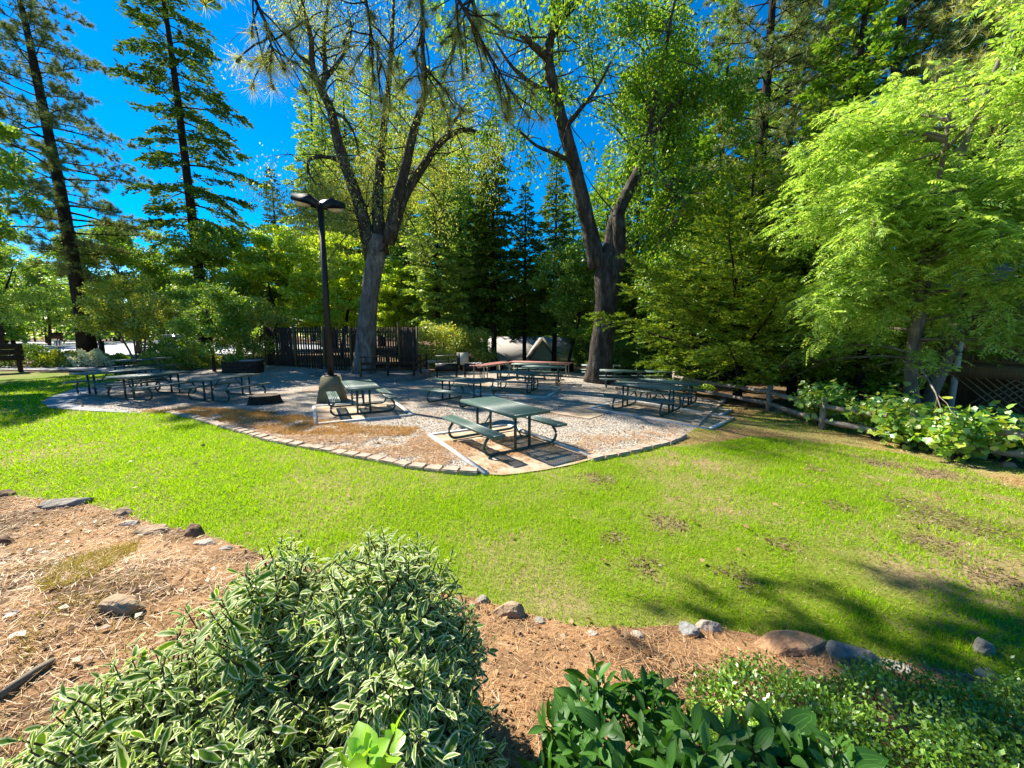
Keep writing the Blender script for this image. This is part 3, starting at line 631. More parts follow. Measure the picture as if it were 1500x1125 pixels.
nf = Vector((0, -1, 0))
window(t, W(5.15, 40.6, ez-1.05), 1.7, 1.0, nf); window(t, W(2.35, 38.6, ez-1.1), .7, 1.0, nf); window(t, W(-1.6, 40.6, ez-1.05), 1.5, 1.0, nf)
mb = MB(); mb.box(W(3.5, 38.59, ez-1.5), (.95, .05, 2.1)); mb.obj('door', M['trim'], t)
# brown cabin behind the right oak
cx0, cx1, cy = 9.3, 17.0, 31.0
gz = zz(12, 31)-.2
t = thing('brown_cabin', 'small brown wooden cabin with a low sloping roof behind the right oak', 'cabin', (13, cy, gz)); ox, oy, oz = 13, cy, gz
e0 = at(914, 537, cy).z; e1 = at(952, 519, cy).z; pk = (952-750)/FPX*cy
mb = MB(); mb.box(W((cx0+cx1)/2+.2, cy+2.6, (gz-1+e0)/2), (cx1-cx0-.6, 5, e0-gz+1.0))
a, b, c = W(cx0+.35, cy+.1, e0), W(cx1-.1, cy+.1, e0), W((cx0+cx1)/2, cy+.1, e1+.35); mb.add([tuple(a), tuple(b), tuple(c)], T=[[0, 1, 2]]); mb.obj('wall', M['wall_brown'], t)
mb = MB(); xm = (cx0+cx1)/2
quad(mb, W(cx0-.3, cy-.4, e0-.15), W(xm, cy-.4, e1+.6), W(xm, cy+5.6, e1+.6), W(cx0-.3, cy+5.6, e0-.15), -.14); quad(mb, W(xm, cy-.4, e1+.6), W(cx1+.3, cy-.4, e0-.15), W(cx1+.3, cy+5.6, e0-.15), W(xm, cy+5.6, e1+.6), -.14)
rf = mb.obj('roof', M['roof'], t)
mb = MB(); mb.bar(W(cx0-.3, cy-.43, e0-.2), W(xm, cy-.43, e1+.55), .04, .2); mb.bar(W(xm, cy-.43, e1+.55), W(cx1+.3, cy-.43, e0-.2), .04, .2); mb.obj('bargeboard', M['frame_white'], rf)
window(t, W(14.6, cy+.1, e0-.9), 1.0, .8, nf)
# wooden deck house at far right behind the pistache
bx, by = 16.3, 11.2; gz = zz(bx, by)
t = thing('wooden_house', 'brown wooden house with raised deck and lattice behind the bright green tree', 'house', (bx, by, gz), R_(-42)); 
mb = MB(); mb.box((1.2, 3.2, 1.9), (7.5, 4.4, 4.0)); mb.obj('wall', M['wall_brown'], t)
mb = MB(); quad(mb, (-3.2, .4, 3.8), (5.6, .4, 3.8), (5.6, 3.2, 5.0), (-3.2, 3.2, 5.0), .14); quad(mb, (5.6, 6.0, 3.8), (-3.2, 6.0, 3.8), (-3.2, 3.2, 5.0), (5.6, 3.2, 5.0), .14); mb.obj('roof', M['roof'], t)
mb = MB(); mb.box((1.0, 0.1, 1.42), (7.0, 1.7, .16)); mb.box((1.0, -.76, 1.3), (7.0, .05, .3)); mb.obj('deck_floor', M['wall_brown'], t)
for k in range(5):
    mb = MB(); mb.box((-2.3+k*1.65, -.7, 1.2), (.14, .14, 2.5)); mb.obj('deck_post', M['rust'] if k else M['frame_white'], t)
mb = MB(); mb.bar((-2.4, -.7, 2.4), (4.4, -.7, 2.4), .12, .06); mb.bar((-2.4, -.7, 1.65), (4.4, -.7, 1.65), .05, .08)
for k in range(45): mb.box((-2.3+k*.15, -.7, 2.02), (.04, .035, .72))
mb.obj('deck_railing', M['wall_brown'], t)
mb = MB()
for k in range(40):
    for sgn in (-1, 1):
        x = -3.2+k*.2; a = Vector((x, -.78+sgn*.008, .06)); b = Vector((x+sgn*1.1, -.78+sgn*.008, 1.16))
        if -2.3 < min(a.x, b.x) and max(a.x, b.x) < 4.3: mb.bar(a, b, .012, .04)
mb.obj('lattice_panel', M['wall_brown'], t)
window(t, (0, .99, 2.8), 1.2, 1.2, nf); window(t, (3, .99, 2.8), 1.2, 1.2, nf)
# ================================================================ car, signs, posts at the parking lot
def car(label, loc, rot):
    t = thing('parked_car', label, 'car', loc, rot)
    prof = [(-2.2, .35), (-2.22, .75), (-2.05, .92), (-1.45, .98), (-.75, 1.40), (.55, 1.45), (1.35, 1.02), (2.05, .90), (2.25, .70), (2.22, .35)]
    bm = bmesh.new()
    lo = [(-2.2, .32), (-2.25, .6), (-2.15, .88), (-1.55, .95), (1.0, .97), (1.9, .86), (2.2, .68), (2.2, .32)]
    def ext(pr, w0, w1f, mat_, name, par):
        mb = MB(); n = len(pr); V = []
        for s in (-1, 1):
            for (x, z) in pr: V.append((x, s*(w0 if z < .98 else w0*w1f), z))
        mb.add(V, Q=[[k, (k+1) % n, n+(k+1) % n, n+k] for k in range(n)], T=[[0, k+1, k] for k in range(1, n-1)]+[[n, n+k, n+k+1] for k in range(1, n-1)])
        return mb.obj(name, mat_, par)
    ext(lo, .88, 1, M['car_paint'], 'body', t)
    ext([(-1.75, .955), (-1.1, 1.36), (.35, 1.40), (1.15, .975)], .80, .82, M['glass'], 'window', t)
    ext([(-1.1, 1.37), (-.9, 1.44), (.2, 1.46), (.36, 1.41)], .70, 1, M['car_paint'], 'roof', t)
    for x in (-1.35, 1.35):
        for s in (-1, 1):
            w = MB(); prf = [(.0, -.09), (.22, -.1), (.30, -.1), (.33, -.07), (.33, .07), (.30, .1), (.22, .1), (0, .09)]; n = 18
            V = [(x+r*math.cos(a), s*.80+h, .33+r*math.sin(a)) for r, h in prf for a in np.arange(n)*2*np.pi/n]
            w.add(V, Q=[[i*n+j, i*n+(j+1) % n, (i+1)*n+(j+1) % n, (i+1)*n+j] for i in range(7) for j in range(n)]); wo = w.obj('wheel', M['tyre'], t)
            r = MB(); r.add([(x+.2*math.cos(a), s*.905, .33+.2*math.sin(a)) for a in np.arange(n)*2*np.pi/n]+[(x, s*.93, .33)], T=[[j, (j+1) % n, n] for j in range(n)]); r.obj('rim', M['pale_metal'], wo)
    for s in (-1, 1):
        l = MB(); l.box((2.16, s*.62, .72), (.12, .34, .13)); l.obj('headlight', M['trim'], t)
    bm.free(); return t
p = onx(262, 34); car('silver car parked in the lot behind the yellow hedge', (p.x, p.y, p.z+.02), R_(-28))
p = onx(88, 27.2); t = thing('sign_post', 'thin post with a dark board above a small white plate at the parking lot', 'sign', p, R_(50))
mb = MB(); mb.tube([(0, 0, 0), (0, 0, 1.75)], .03, 6); mb.obj('post', M['black_steel'], t)
mb = MB(); mb.box((0, -.04, 1.42), (.55, .03, .45)); mb.obj('sign_board', M['rust'], t)
mb = MB(); mb.box((0, -.04, .88), (.38, .03, .42)); mb.obj('sign_plate', M['trim'], t)
mb = MB(); mb.box((-.06, -.058, .88), (.05, .006, .36)); mb.box((.08, -.058, .88), (.05, .006, .36)); mb.box((0, -.04, .58), (.5, .03, .05)); mb.obj('dark_stripe', M['black_steel'], t)
p = onx(151, 26.0); t = thing('bollard', 'dark square bollard between the big pine and the parking lot', 'bollard', p)
mb = MB(); mb.box((0, 0, .5), (.2, .2, 1.0)); mb.obj('shaft', M['rust'], t); mb = MB(); mb.box((0, 0, 1.02), (.23, .23, .06), taper=.8); mb.obj('cap', M['black_steel'], t)
p = onx(-24, 18.0); t = thing('wooden_sign', 'dark wooden board sign on posts at the shaded left end of the lawn', 'sign', p, R_(35))
for x in (-1.0, 1.05): mb = MB(); mb.box((x, 0, .65), (.14, .14, 1.3)); mb.obj('post', M['rust'], t)
for k in range(3): mb = MB(); mb.box((0, -.09, .70+k*.27), (2.5, .05, .25)); mb.obj('board', M['rust'], t)
# ================================================================ vegetation generators
def nrm(a): return a/(np.linalg.norm(a, axis=-1, keepdims=True)+1e-9)
def rdir(n, up=0.0):
    d = RS.randn(n, 3); d[:, 2] += up; return nrm(d)
def curve(p, d, L, n, droop=0.0, wob=.1):
    """a wandering branch from p along d"""
    P = [np.array(p, float)]; d = np.array(d, float); d /= np.linalg.norm(d)
    for k in range(n):
        d = d+RS.randn(3)*wob+np.array([0, 0, -droop]); d /= np.linalg.norm(d); P.append(P[-1]+d*L/n)
    return np.array(P)
def lerp_path(P, t):
    t = np.clip(t, 0, .9999)*(len(P)-1); i = t.astype(int); f = (t-i)[:, None]; return P[i]*(1-f)+P[i+1]*f, nrm(P[i+1]-P[i])
def trunk_path(H_, lean=(0, 0), wob=.02, n=10):
    z = np.linspace(0, 1, n+1); P = np.stack([lean[0]*z*z*H_+np.cumsum(RS.randn(n+1))*wob, lean[1]*z*z*H_+np.cumsum(RS.randn(n+1))*wob, z*H_], -1); P[0, :2] = 0; return P
def conifer(Ht, base, Rmax, style, r0, nb=70, leaf=(.26, .08), shape=.9, droop=.06, up=.1, spacing=.34, sub=1.0, bias=None, foliage='lf_fir', bark='bark_dark', seed=1, dead=8, tuft=(14, .22, .02), gap=0.0, lean=(0, 0), ragged=.72):
    global RS
    keep = RS; RS = np.random.RandomState(seed)
    tr, cr = MB(), MB(); P = trunk_path(Ht, lean); z = P[:, 2]/Ht
    rad = r0*(1-z)**.8*.95+.02; rad[0] *= 1.35
    tr.tube(P, rad, 10, wob=.06)
    az = RS.rand()*6.28
    for k in range(nb):
        u = (k+RS.rand()*.8)/nb
        zz_ = base+(1-base)*u**.92
        if RS.rand() < (gap*2.2 if u > .55 else gap): continue
        prof = min(1.0, .45+u*4)*(1-u)**shape+.03
        L = Rmax*prof*RS.uniform(ragged, 1.12)
        az += 2.4+RS.uniform(-.35, .35)
        a = np.array([math.cos(az), math.sin(az), up*(1-u)+RS.uniform(-.12, .18)+(.35*u if style != 'pine' else .25*u)])
        if bias is not None:
            L *= max(.35, 1+.6*(a[0]*bias[0]+a[1]*bias[1]))
        p0 = np.array([np.interp(zz_, z, P[:, 0]), np.interp(zz_, z, P[:, 1]), zz_*Ht])
        B = curve(p0, a, L, 6, droop, .07)
        tr.tube(B, np.linspace(max(.014, .030*L*.5), .006, 7), 4, cap=False)
        if style == 'pine':
            # side twigs carrying needle tufts
            nt = max(2, int(L*3.2*sub)); t = RS.uniform(.30, 1, nt); C, T = lerp_path(B, t)
            sd = nrm(T*RS.uniform(.3, 1, (nt, 1))+RS.randn(nt, 3)*.55+np.array([0, 0, .15])); tl = RS.uniform(.15, .8, nt)*(1.1-t)*1.1+.12
            E = C+sd*tl[:, None]
            for q in range(nt): tr.tube([C[q], (C[q]+E[q])/2+RS.randn(3)*.03, E[q]], [.014, .010, .007], 3, cap=False)
            E = np.vstack([E, C+sd*tl[:, None]*.55, B[-1:]]); sd = np.vstack([sd, sd, nrm(B[-1:]-B[-2:-1])])
            m, nl, nw = tuft
            Pn = np.repeat(E, m, 0); Dn = nrm(np.repeat(sd, m, 0)*.75+RS.randn(len(E)*m, 3)*.75+np.array([0, 0, .12]))
            cr.leaves(Pn-Dn*.02, Dn, rdir(len(Pn)), RS.uniform(.7, 1.15, len(Pn))*nl, nw, tri=True)
        else:
            ns = max(3, int(L/spacing*2*sub)); t = np.sort(RS.uniform(.12, 1, ns)); C, T = lerp_path(B, t)
            side = np.where(np.arange(ns) % 2 == 0, 1, -1)[:, None]
            hz = nrm(np.cross(T, [0, 0, 1.0]))*side
            sd = nrm(T*.75+hz*RS.uniform(.5, 1.0, (ns, 1))+np.stack([RS.randn(ns)*.1, RS.randn(ns)*.1, RS.uniform(-.35, .15, ns)], -1))
            sl = (RS.uniform(.5, 1.1, ns)*(.42*(1-t)+.14)*L*.9+.12)
            m = max(4, int(np.mean(sl)/leaf[0]*6.0))
            uu = (np.arange(m)+.5)/m; S0 = C[:, None]+sd[:, None]*(sl[:, None]*uu[None])[:, :, None]; S0[:, :, 2] -= (.16*sl[:, None]*uu[None]**2)
            n = ns*m; S0 = S0.reshape(-1, 3)+RS.randn(n, 3)*leaf[0]*.12; sdr = np.repeat(sd, m, 0); sg = np.where(np.arange(n) % 2 == 0, 1, -1)[:, None]
            h2 = nrm(np.cross(sdr, [0, 0, 1.0]))*sg
            if style == 'cedar': h2 = nrm(h2+np.array([0, 0, 1.0])*RS.uniform(-.9, .9, (n, 1)))
            D = nrm(sdr*.9+h2*RS.uniform(.4, .9, (n, 1))+RS.randn(n, 3)*.18)
            N = nrm(np.array([0, 0, .7])+RS.randn(n, 3)*.75)
            cr.leaves(S0, D, N, leaf[0]*RS.uniform(.6, 1.25, n), leaf[1]*RS.uniform(.7, 1.3, n))
    for k in range(dead):
        zz_ = RS.uniform(base*.25, base*1.0+.05); a = RS.rand()*6.28; p0 = np.array([np.interp(zz_, z, P[:, 0]), np.interp(zz_, z, P[:, 1]), zz_*Ht])
        L = RS.uniform(.5, 1.0)*Rmax*.5; B = curve(p0, [math.cos(a), math.sin(a), -.05], L, 5, .05, .14); tr.tube(B, np.linspace(.028, .006, 6), 4, cap=False)
    RS = keep
    return tr.mesh('trunk', M[bark], True), cr.mesh('crown', M[foliage])
def blob_leaves(cr, C, rad, n, ls, lw, droop=.5, flat=.7, out=.5):
    """n leaves in an irregular clump round C"""
    d = RS.randn(n, 3); d = nrm(d)*(RS.rand(n, 1)**.45); d[:, 2] *= flat
    P = C+d*rad
    D = nrm(d*out+RS.randn(n, 3)*.6+np.array([0, 0, -droop])); N = nrm(RS.randn(n, 3)*.7+np.array([0, 0, 1.0])+d*.4)
    cr.leaves(P, D, N, ls*RS.uniform(.6, 1.3, n), lw*RS.uniform(.7, 1.25, n))
def broadleaf(Ht, Rx, base, r0, nclump=70, nleaf=260, ls=.16, lw=.10, foliage='lf_broad', bark='bark_dark', seed=1, stems=1, clump=.75, droop=.3, flat=.65, fill=.55, skew=(0, 0), nbr=14):
    global RS
    keep = RS; RS = np.random.RandomState(seed); tr, cr = MB(), MB(); tips = []
    for s in range(stems):
        a = s*6.28/stems+RS.rand(); l = .0 if stems == 1 else .28
        P = curve([.12*math.cos(a)*(stems > 1), .12*math.sin(a)*(stems > 1), -.1], [l*math.cos(a)+skew[0]*.4, l*math.sin(a)+skew[1]*.4, 1], Ht*.78, 8, -.01, .07)
        tr.tube(P, np.linspace(r0, r0*.2, 9)*(1 if stems == 1 else .6), 8, wob=.06)
        for k in range(nbr//stems+1):
            t = RS.uniform(max(.25, base*.9), .98); c, T = lerp_path(P, np.array([t])); b = RS.rand()*6.28
            L = Rx*RS.uniform(.55, 1.0)*(1.15-.55*abs(t-.45)); B = curve(c[0], [math.cos(b), math.sin(b), RS.uniform(.2, .8)], L, 5, .03, .16)
            tr.tube(B, np.linspace(r0*.3*(1-t*.5), .012, 6), 5, cap=False); tips += [B[-1], B[3], B[4]]
    tips = np.array(tips)
    zc = Ht*(base+1)/2; hz = Ht*(1-base)/2
    for k in range(nclump):
        d = nrm(RS.randn(3))*RS.uniform(fill, 1.0); c = np.array([d[0]*Rx+skew[0]*Ht*.4, d[1]*Rx+skew[1]*Ht*.4, zc+d[2]*hz])
        if k < len(tips) and RS.rand() < .6: c = tips[k]
        r = clump*RS.uniform(.6, 1.25)
        q = tips[np.argmin(np.linalg.norm(tips-c, axis=1))]
        if np.linalg.norm(q-c) > .3: tr.tube([q, (q+c)/2+RS.randn(3)*.12, c], [.018, .012, .006], 3, cap=False)
        blob_leaves(cr, c, r, int(nleaf*RS.uniform(.5, 1.2)), ls, lw, droop, flat)
    RS = keep
    return tr.mesh('trunk', M[bark], True), cr.mesh('crown', M[foliage])
def tree(name, label, meshes, loc, rot=0.0, scale=1.0, group=None, cat='tree'):
    t = thing(name, label, cat, loc, rot, group, scale)
    link('trunk', meshes[0], t); link('crown', meshes[1], t); return t
# ---------------------------------------------------------------- prototypes
P_fir = conifer(26, .10, 3.9, 'fir', .28, 190, (.36, .17), .85, .05, .05, .40, seed=11, foliage='lf_soft')
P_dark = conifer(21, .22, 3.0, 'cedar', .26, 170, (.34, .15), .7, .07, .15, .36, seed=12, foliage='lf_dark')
P_mid = conifer(28, .08, 4.2, 'cedar', .34, 190, (.36, .15), .75, .06, .1, .42, seed=13, foliage='lf_fir')
P_pine = conifer(32, .30, 4.6, 'pine', .36, 110, seed=14, foliage='lf_pine', shape=.55, droop=.02, up=.1, tuft=(22, .36, .032), sub=1.6)
P_blue = conifer(20, .08, 3.4, 'fir', .30, 120, (.4, .18), .95, .03, .1, .5, seed=15, foliage='lf_blue')
P_broad = broadleaf(10, 4.2, .22, .2, 130, 330, .19, .12, 'lf_broad', seed=21)
P_maple = broadleaf(10, 3.8, .2, .17, 120, 330, .2, .15, 'lf_maple', seed=22, flat=.4, droop=.15)
P_under = broadleaf(4.0, 2.2, .08, .06, 60, 230, .15, .09, 'lf_olive', seed=23, stems=3)
gF = 'conifers standing in the woods behind'
def T(name, label, meshes, px, Y, sc=1.0, rot=None, group=None, dz=0.0):
    p = onx(px, Y); p.z += dz-.05; return tree(name, label, meshes, p, RS.rand()*6.28 if rot is None else rot, sc, group)
# the two tall conifers on the left
mt = conifer(27.5, .18, 4.8, 'pine', .40, 160, seed=31, foliage='lf_pine', shape=.5, droop=.03, up=.0, tuft=(24, .30, .024), sub=2.1, lean=(-.10, .04), gap=.08, ragged=.5)
T('pine_tree', 'tall dark ponderosa pine with sparse needle tufts, leftmost big trunk', mt, 130, 25, 1, 0)
mt = conifer(29, .22, 4.1, 'cedar', .36, 150, (.28, .12), .42, .09, -.05, .36, seed=32, foliage='lf_dark', sub=1.05, lean=(-.05, .02), dead=14, bias=(.35, -.1), gap=.19, ragged=.35)
T('cedar_tree', 'tall dark conifer with drooping sprays right of the leftmost pine', mt, 303, 27, 1, 0)
# woods, centre and right, one by one
T('fir_tree', 'soft light green fir directly right of the slat fence', P_fir, 643, 29.5, .80, 1.0, gF)
T('fir_tree', 'soft green fir between the slat fence end and the lighter fir', P_fir, 598, 34, .92, 4.0, gF)
T('fir_tree', 'soft green fir filling the gap left of the paired dark trunks', P_fir, 678, 38, .88, 5.2, gF)
T('fir_tree', 'yellowish conifer above the maples, just right of the lamp heads', P_fir, 492, 41, .95, 2.2, gF)
T('fir_tree', 'yellowish conifer seen between the two left limbs of the middle oak', P_fir, 522, 39, 1.0, 3.4, gF)
T('fir_tree', 'tall mid green conifer rising between the light fir and the paired dark trunks', P_mid, 655, 56, 1.3, 4.4, gF)
T('fir_tree', 'mid green conifer at the back, in the gap left of the right oak', P_mid, 836, 49, .86, .8, gF)
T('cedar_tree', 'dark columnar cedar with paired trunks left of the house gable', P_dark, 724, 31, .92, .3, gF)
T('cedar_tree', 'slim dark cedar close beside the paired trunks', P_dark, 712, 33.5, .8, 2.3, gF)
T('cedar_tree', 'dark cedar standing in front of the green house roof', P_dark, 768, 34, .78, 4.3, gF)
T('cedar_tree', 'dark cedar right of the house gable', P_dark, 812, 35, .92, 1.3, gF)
T('cedar_tree', 'dark crowned cedar right behind the right oak trunk', P_mid, 884, 38, .8, 3.3, gF)
T('cedar_tree', 'tall yellowish conifer behind the middle oak, left of its trunk', P_fir, 478, 44, 1.15, 5.1, gF)
T('cedar_tree', 'tall yellowish conifer behind the middle oak limbs', P_fir, 560, 47, 1.22, .6, gF)
T('fir_tree', 'hazy tall fir seen between middle oak and light fir', P_fir, 600, 55, 1.0, 2.6, gF)
T('fir_tree', 'tall pale fir rising behind the paired dark trunks', P_fir, 690, 66, 1.5, 3.7, gF)
T('blue_conifer', 'distant bluish conifer with pointed top left of the lamp heads', P_blue, 419, 62, 1.32, .5, gF)
T('fir_tree', 'dark green conifer behind the left limb of the right oak', P_mid, 868, 43, .80, 5.6, gF)
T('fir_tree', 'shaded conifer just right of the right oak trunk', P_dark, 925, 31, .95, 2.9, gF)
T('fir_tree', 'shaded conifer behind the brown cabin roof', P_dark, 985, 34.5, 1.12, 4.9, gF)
T('pine_tree', 'tall straight pine with bare grey trunk right of the right oak crown', P_pine, 1092, 23, .98, .2, gF)
T('pine_tree', 'tall dark trunked pine behind the young cedars', P_pine, 1168, 25, 1.05, 2.2, gF)
T('pine_tree', 'tall pine whose trunk shows near the top edge right of centre', P_pine, 1262, 21.5, 1.0, 4.0, gF)
T('fir_tree', 'tall mid green conifer behind the tall straight pine', P_mid, 1040, 33, 1.05, 1.9, gF)
T('fir_tree', 'tall mid green conifer between the two tall pines', P_mid, 1130, 29, 1.02, 3.1, gF)
T('fir_tree', 'large dark conifer behind the bright tree, left part', P_mid, 1215, 19.5, .8, .9, gF)
T('fir_tree', 'large dark conifer filling the wood behind the bright tree', P_mid, 1320, 22, .9, 4.4, gF)
T('fir_tree', 'dark conifer behind the bright tree near the right edge', P_mid, 1440, 19, .85, 5.5, gF)
T('cedar_tree', 'dark cedar deep in the wood right of the cabin', P_dark, 1010, 40, 1.3, 1.5, gF)
T('cedar_tree', 'dark cedar deep in the wood behind the rail fence', P_dark, 1085, 38, 1.2, 2.5, gF)
T('cedar_tree', 'dark cedar low in the shade behind the tall pines', P_dark, 1190, 33, 1.2, 3.5, gF)
T('cedar_tree', 'dark cedar in the shade behind the wooden house', P_dark, 1380, 26, 1.1, 4.5, gF)
T('fir_tree', 'dim conifer at the back of the wood above the green house', P_mid, 790, 58, .72, 2.4, gF)
T('fir_tree', 'dim conifer at the back of the wood behind the right oak', P_mid, 900, 52, .9, 1.2, gF)
T('fir_tree', 'dim conifer at the back of the wood above the cabin', P_mid, 960, 48, 1.0, 3.9, gF)
mt = broadleaf(9, 2.3, .42, .13, 70, 300, .19, .12, 'lf_broad', seed=24)
T('broad_tree', 'leafy tree in the shade just left of the right oak trunk', mt, 832, 26.5, 1, 1.1)
T('broad_tree', 'leafy green tree behind the tall straight pine, over the cabin', P_broad, 1010, 27, 1.05, 2.0)
# left side broadleaves
T('broad_tree', 'round dark green tree between the two tall left conifers', P_broad, 205, 30, 1.02, .4)
T('broad_tree', 'leafy tree at the far left edge beyond the parking lot', P_broad, 5, 42, 1.2, 3.0)
T('broad_tree', 'leafy tree over the lot just left of the tall pine', P_broad, 75, 50, .9, 1.6)
T('broad_tree', 'leafy tree right of the second tall conifer trunk', P_broad, 350, 27.5, .92, 2.1)
T('broad_tree', 'bushy tree behind the parked car', P_broad, 262, 44, .9, 5.0)
T('broad_tree', 'bushy tree at the back of the parking lot', P_broad, 150, 66, 1.1, 4.0)
T('broad_tree', 'bushy tree in the gap left of the slat fence', P_broad, 395, 38, 1.0, .9)
T('maple_tree', 'yellow green maple behind the left half of the slat fence', P_maple, 425, 28, .92, .3)
T('maple_tree', 'bright yellow maple behind the lamp post', P_maple, 500, 26.5, .84, 2.4)
T('maple_tree', 'small yellow green maple glimpsed behind the middle oak trunk', P_maple, 582, 33, .8, 4.1)
mt = broadleaf(5.0, 2.5, .30, .10, 75, 260, .13, .08, 'lf_olive', 'bark_grey', seed=41, stems=4, clump=.55)
T('small_tree', 'small multi stemmed olive green tree behind the left tables', mt, 200, 21.5, .95, 0)
mt = broadleaf(4.3, 1.9, .34, .09, 60, 260, .13, .08, 'lf_broad', 'bark_dark', seed=42, stems=1, clump=.55, skew=(.14, 0))
T('small_tree', 'small bent tree leaning beside the planter box', mt, 312, 18.6, .95, 0)
mt = broadleaf(4.2, 1.7, .2, .08, 55, 240, .12, .08, 'lf_olive', 'bark_dark', seed=43, stems=3, clump=.5)
T('small_tree', 'small bushy tree at the left end of the slat fence', mt, 372, 20.5, .95, 0)
# the tree that stands at the left edge and shades that end of the lawn
mt = broadleaf(13, 4.6, .38, .28, 150, 330, .2, .12, 'lf_broad', 'bark_dark', seed=44)
p = Vector((-25.5, 16.2, zz(-25.5, 16.2))); tree('broad_tree', 'leafy tree reaching in at the left edge above the shaded lawn', mt, p, 0, 1)
# ---------------------------------------------------------------- understorey bushes
T('bush', 'pale green bush right of the slat fence behind the bucket', P_under, 640, 24.5, .80, .2, None)
T('bush', 'pale green bush behind the barbecue pit', P_under, 685, 26.5, .78, 1.2, None)
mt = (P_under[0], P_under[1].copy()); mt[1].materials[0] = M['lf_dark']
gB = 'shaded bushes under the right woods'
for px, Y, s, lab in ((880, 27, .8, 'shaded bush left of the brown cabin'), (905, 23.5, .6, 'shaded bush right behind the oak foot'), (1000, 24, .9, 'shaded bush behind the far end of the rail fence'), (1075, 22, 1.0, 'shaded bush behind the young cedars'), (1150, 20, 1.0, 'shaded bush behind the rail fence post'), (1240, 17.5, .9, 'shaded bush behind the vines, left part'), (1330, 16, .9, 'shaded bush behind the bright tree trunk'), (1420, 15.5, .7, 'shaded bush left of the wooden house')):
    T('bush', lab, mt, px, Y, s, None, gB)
# hedge, flowers
def mound(name, label, c, rx, ry, h, n, ls, lw, m, cat='bush', parent=None, up=.5, group=None, inner=.75):
    d = nrm(RS.randn(n, 3)); d[:, 2] = abs(d[:, 2]); r = RS.uniform(inner, 1.03, (n, 1))*(1+.16*np.sin(d[:, :1]*9+d[:, 1:2]*7+d[:, 2:]*5))
    P = d*r*np.array([rx, ry, h]); mb = MB()
    mb.leaves(P, nrm(d*.7+RS.randn(n, 3)*.5+np.array([0, 0, up*.4])), nrm(d+RS.randn(n, 3)*.5), ls*RS.uniform(.6, 1.3, n), lw*RS.uniform(.7, 1.2, n), m=0)
    for k in range(14):
        a = RS.rand()*6.28; q = np.array([math.cos(a)*rx*.8*RS.rand(), math.sin(a)*ry*.8*RS.rand(), h*.75]); mb.tube([q*[.15, .15, 0], q*[.6, .6, .6], q], [.02, .014, .006], 4, m=1, cap=False)
    if parent is not None: return mb.obj(name, [M[m], M['twig']], parent, loc=c)
    o = mb.obj(name, [M[m], M['twig']], None, loc=c); return tag(o, label, cat, group)
mound('hedge', 'low clipped yellow green hedge in front of the parked car', onx(268, 19.9), 2.2, .9, .95, 9000, .10, .06, 'lf_hedge')
mound('hedge', 'taller green hedge behind the yellow hedge', onx(262, 23.5), 2.2, 1.0, 1.3, 6000, .13, .08, 'lf_broad')
mound('hedge', 'dark shaded hedge behind the wooden sign', onx(10, 20.8), 4.4, 1.2, 1.0, 9000, .12, .07, 'lf_dark')
mound('flower_shrub', 'white flowering shrub at the foot of the leftmost pine', onx(131, 20.8), 1.2, .8, .75, 3600, .10, .07, 'lf_white')
mound('shrub', 'low green shrub left of the white flowers', onx(94, 20.6), 1.2, .8, .75, 3600, .10, .07, 'lf_hedge')
mound('shrub', 'low green shrub right of the white flowers', onx(165, 21.6), 1.2, .7, .5, 2800, .10, .07, 'lf_broad')
mound('plant', 'x', (-.33, 0, .48), .42, .36, .34, 900, .10, .06, 'lf_broad', parent=planter)
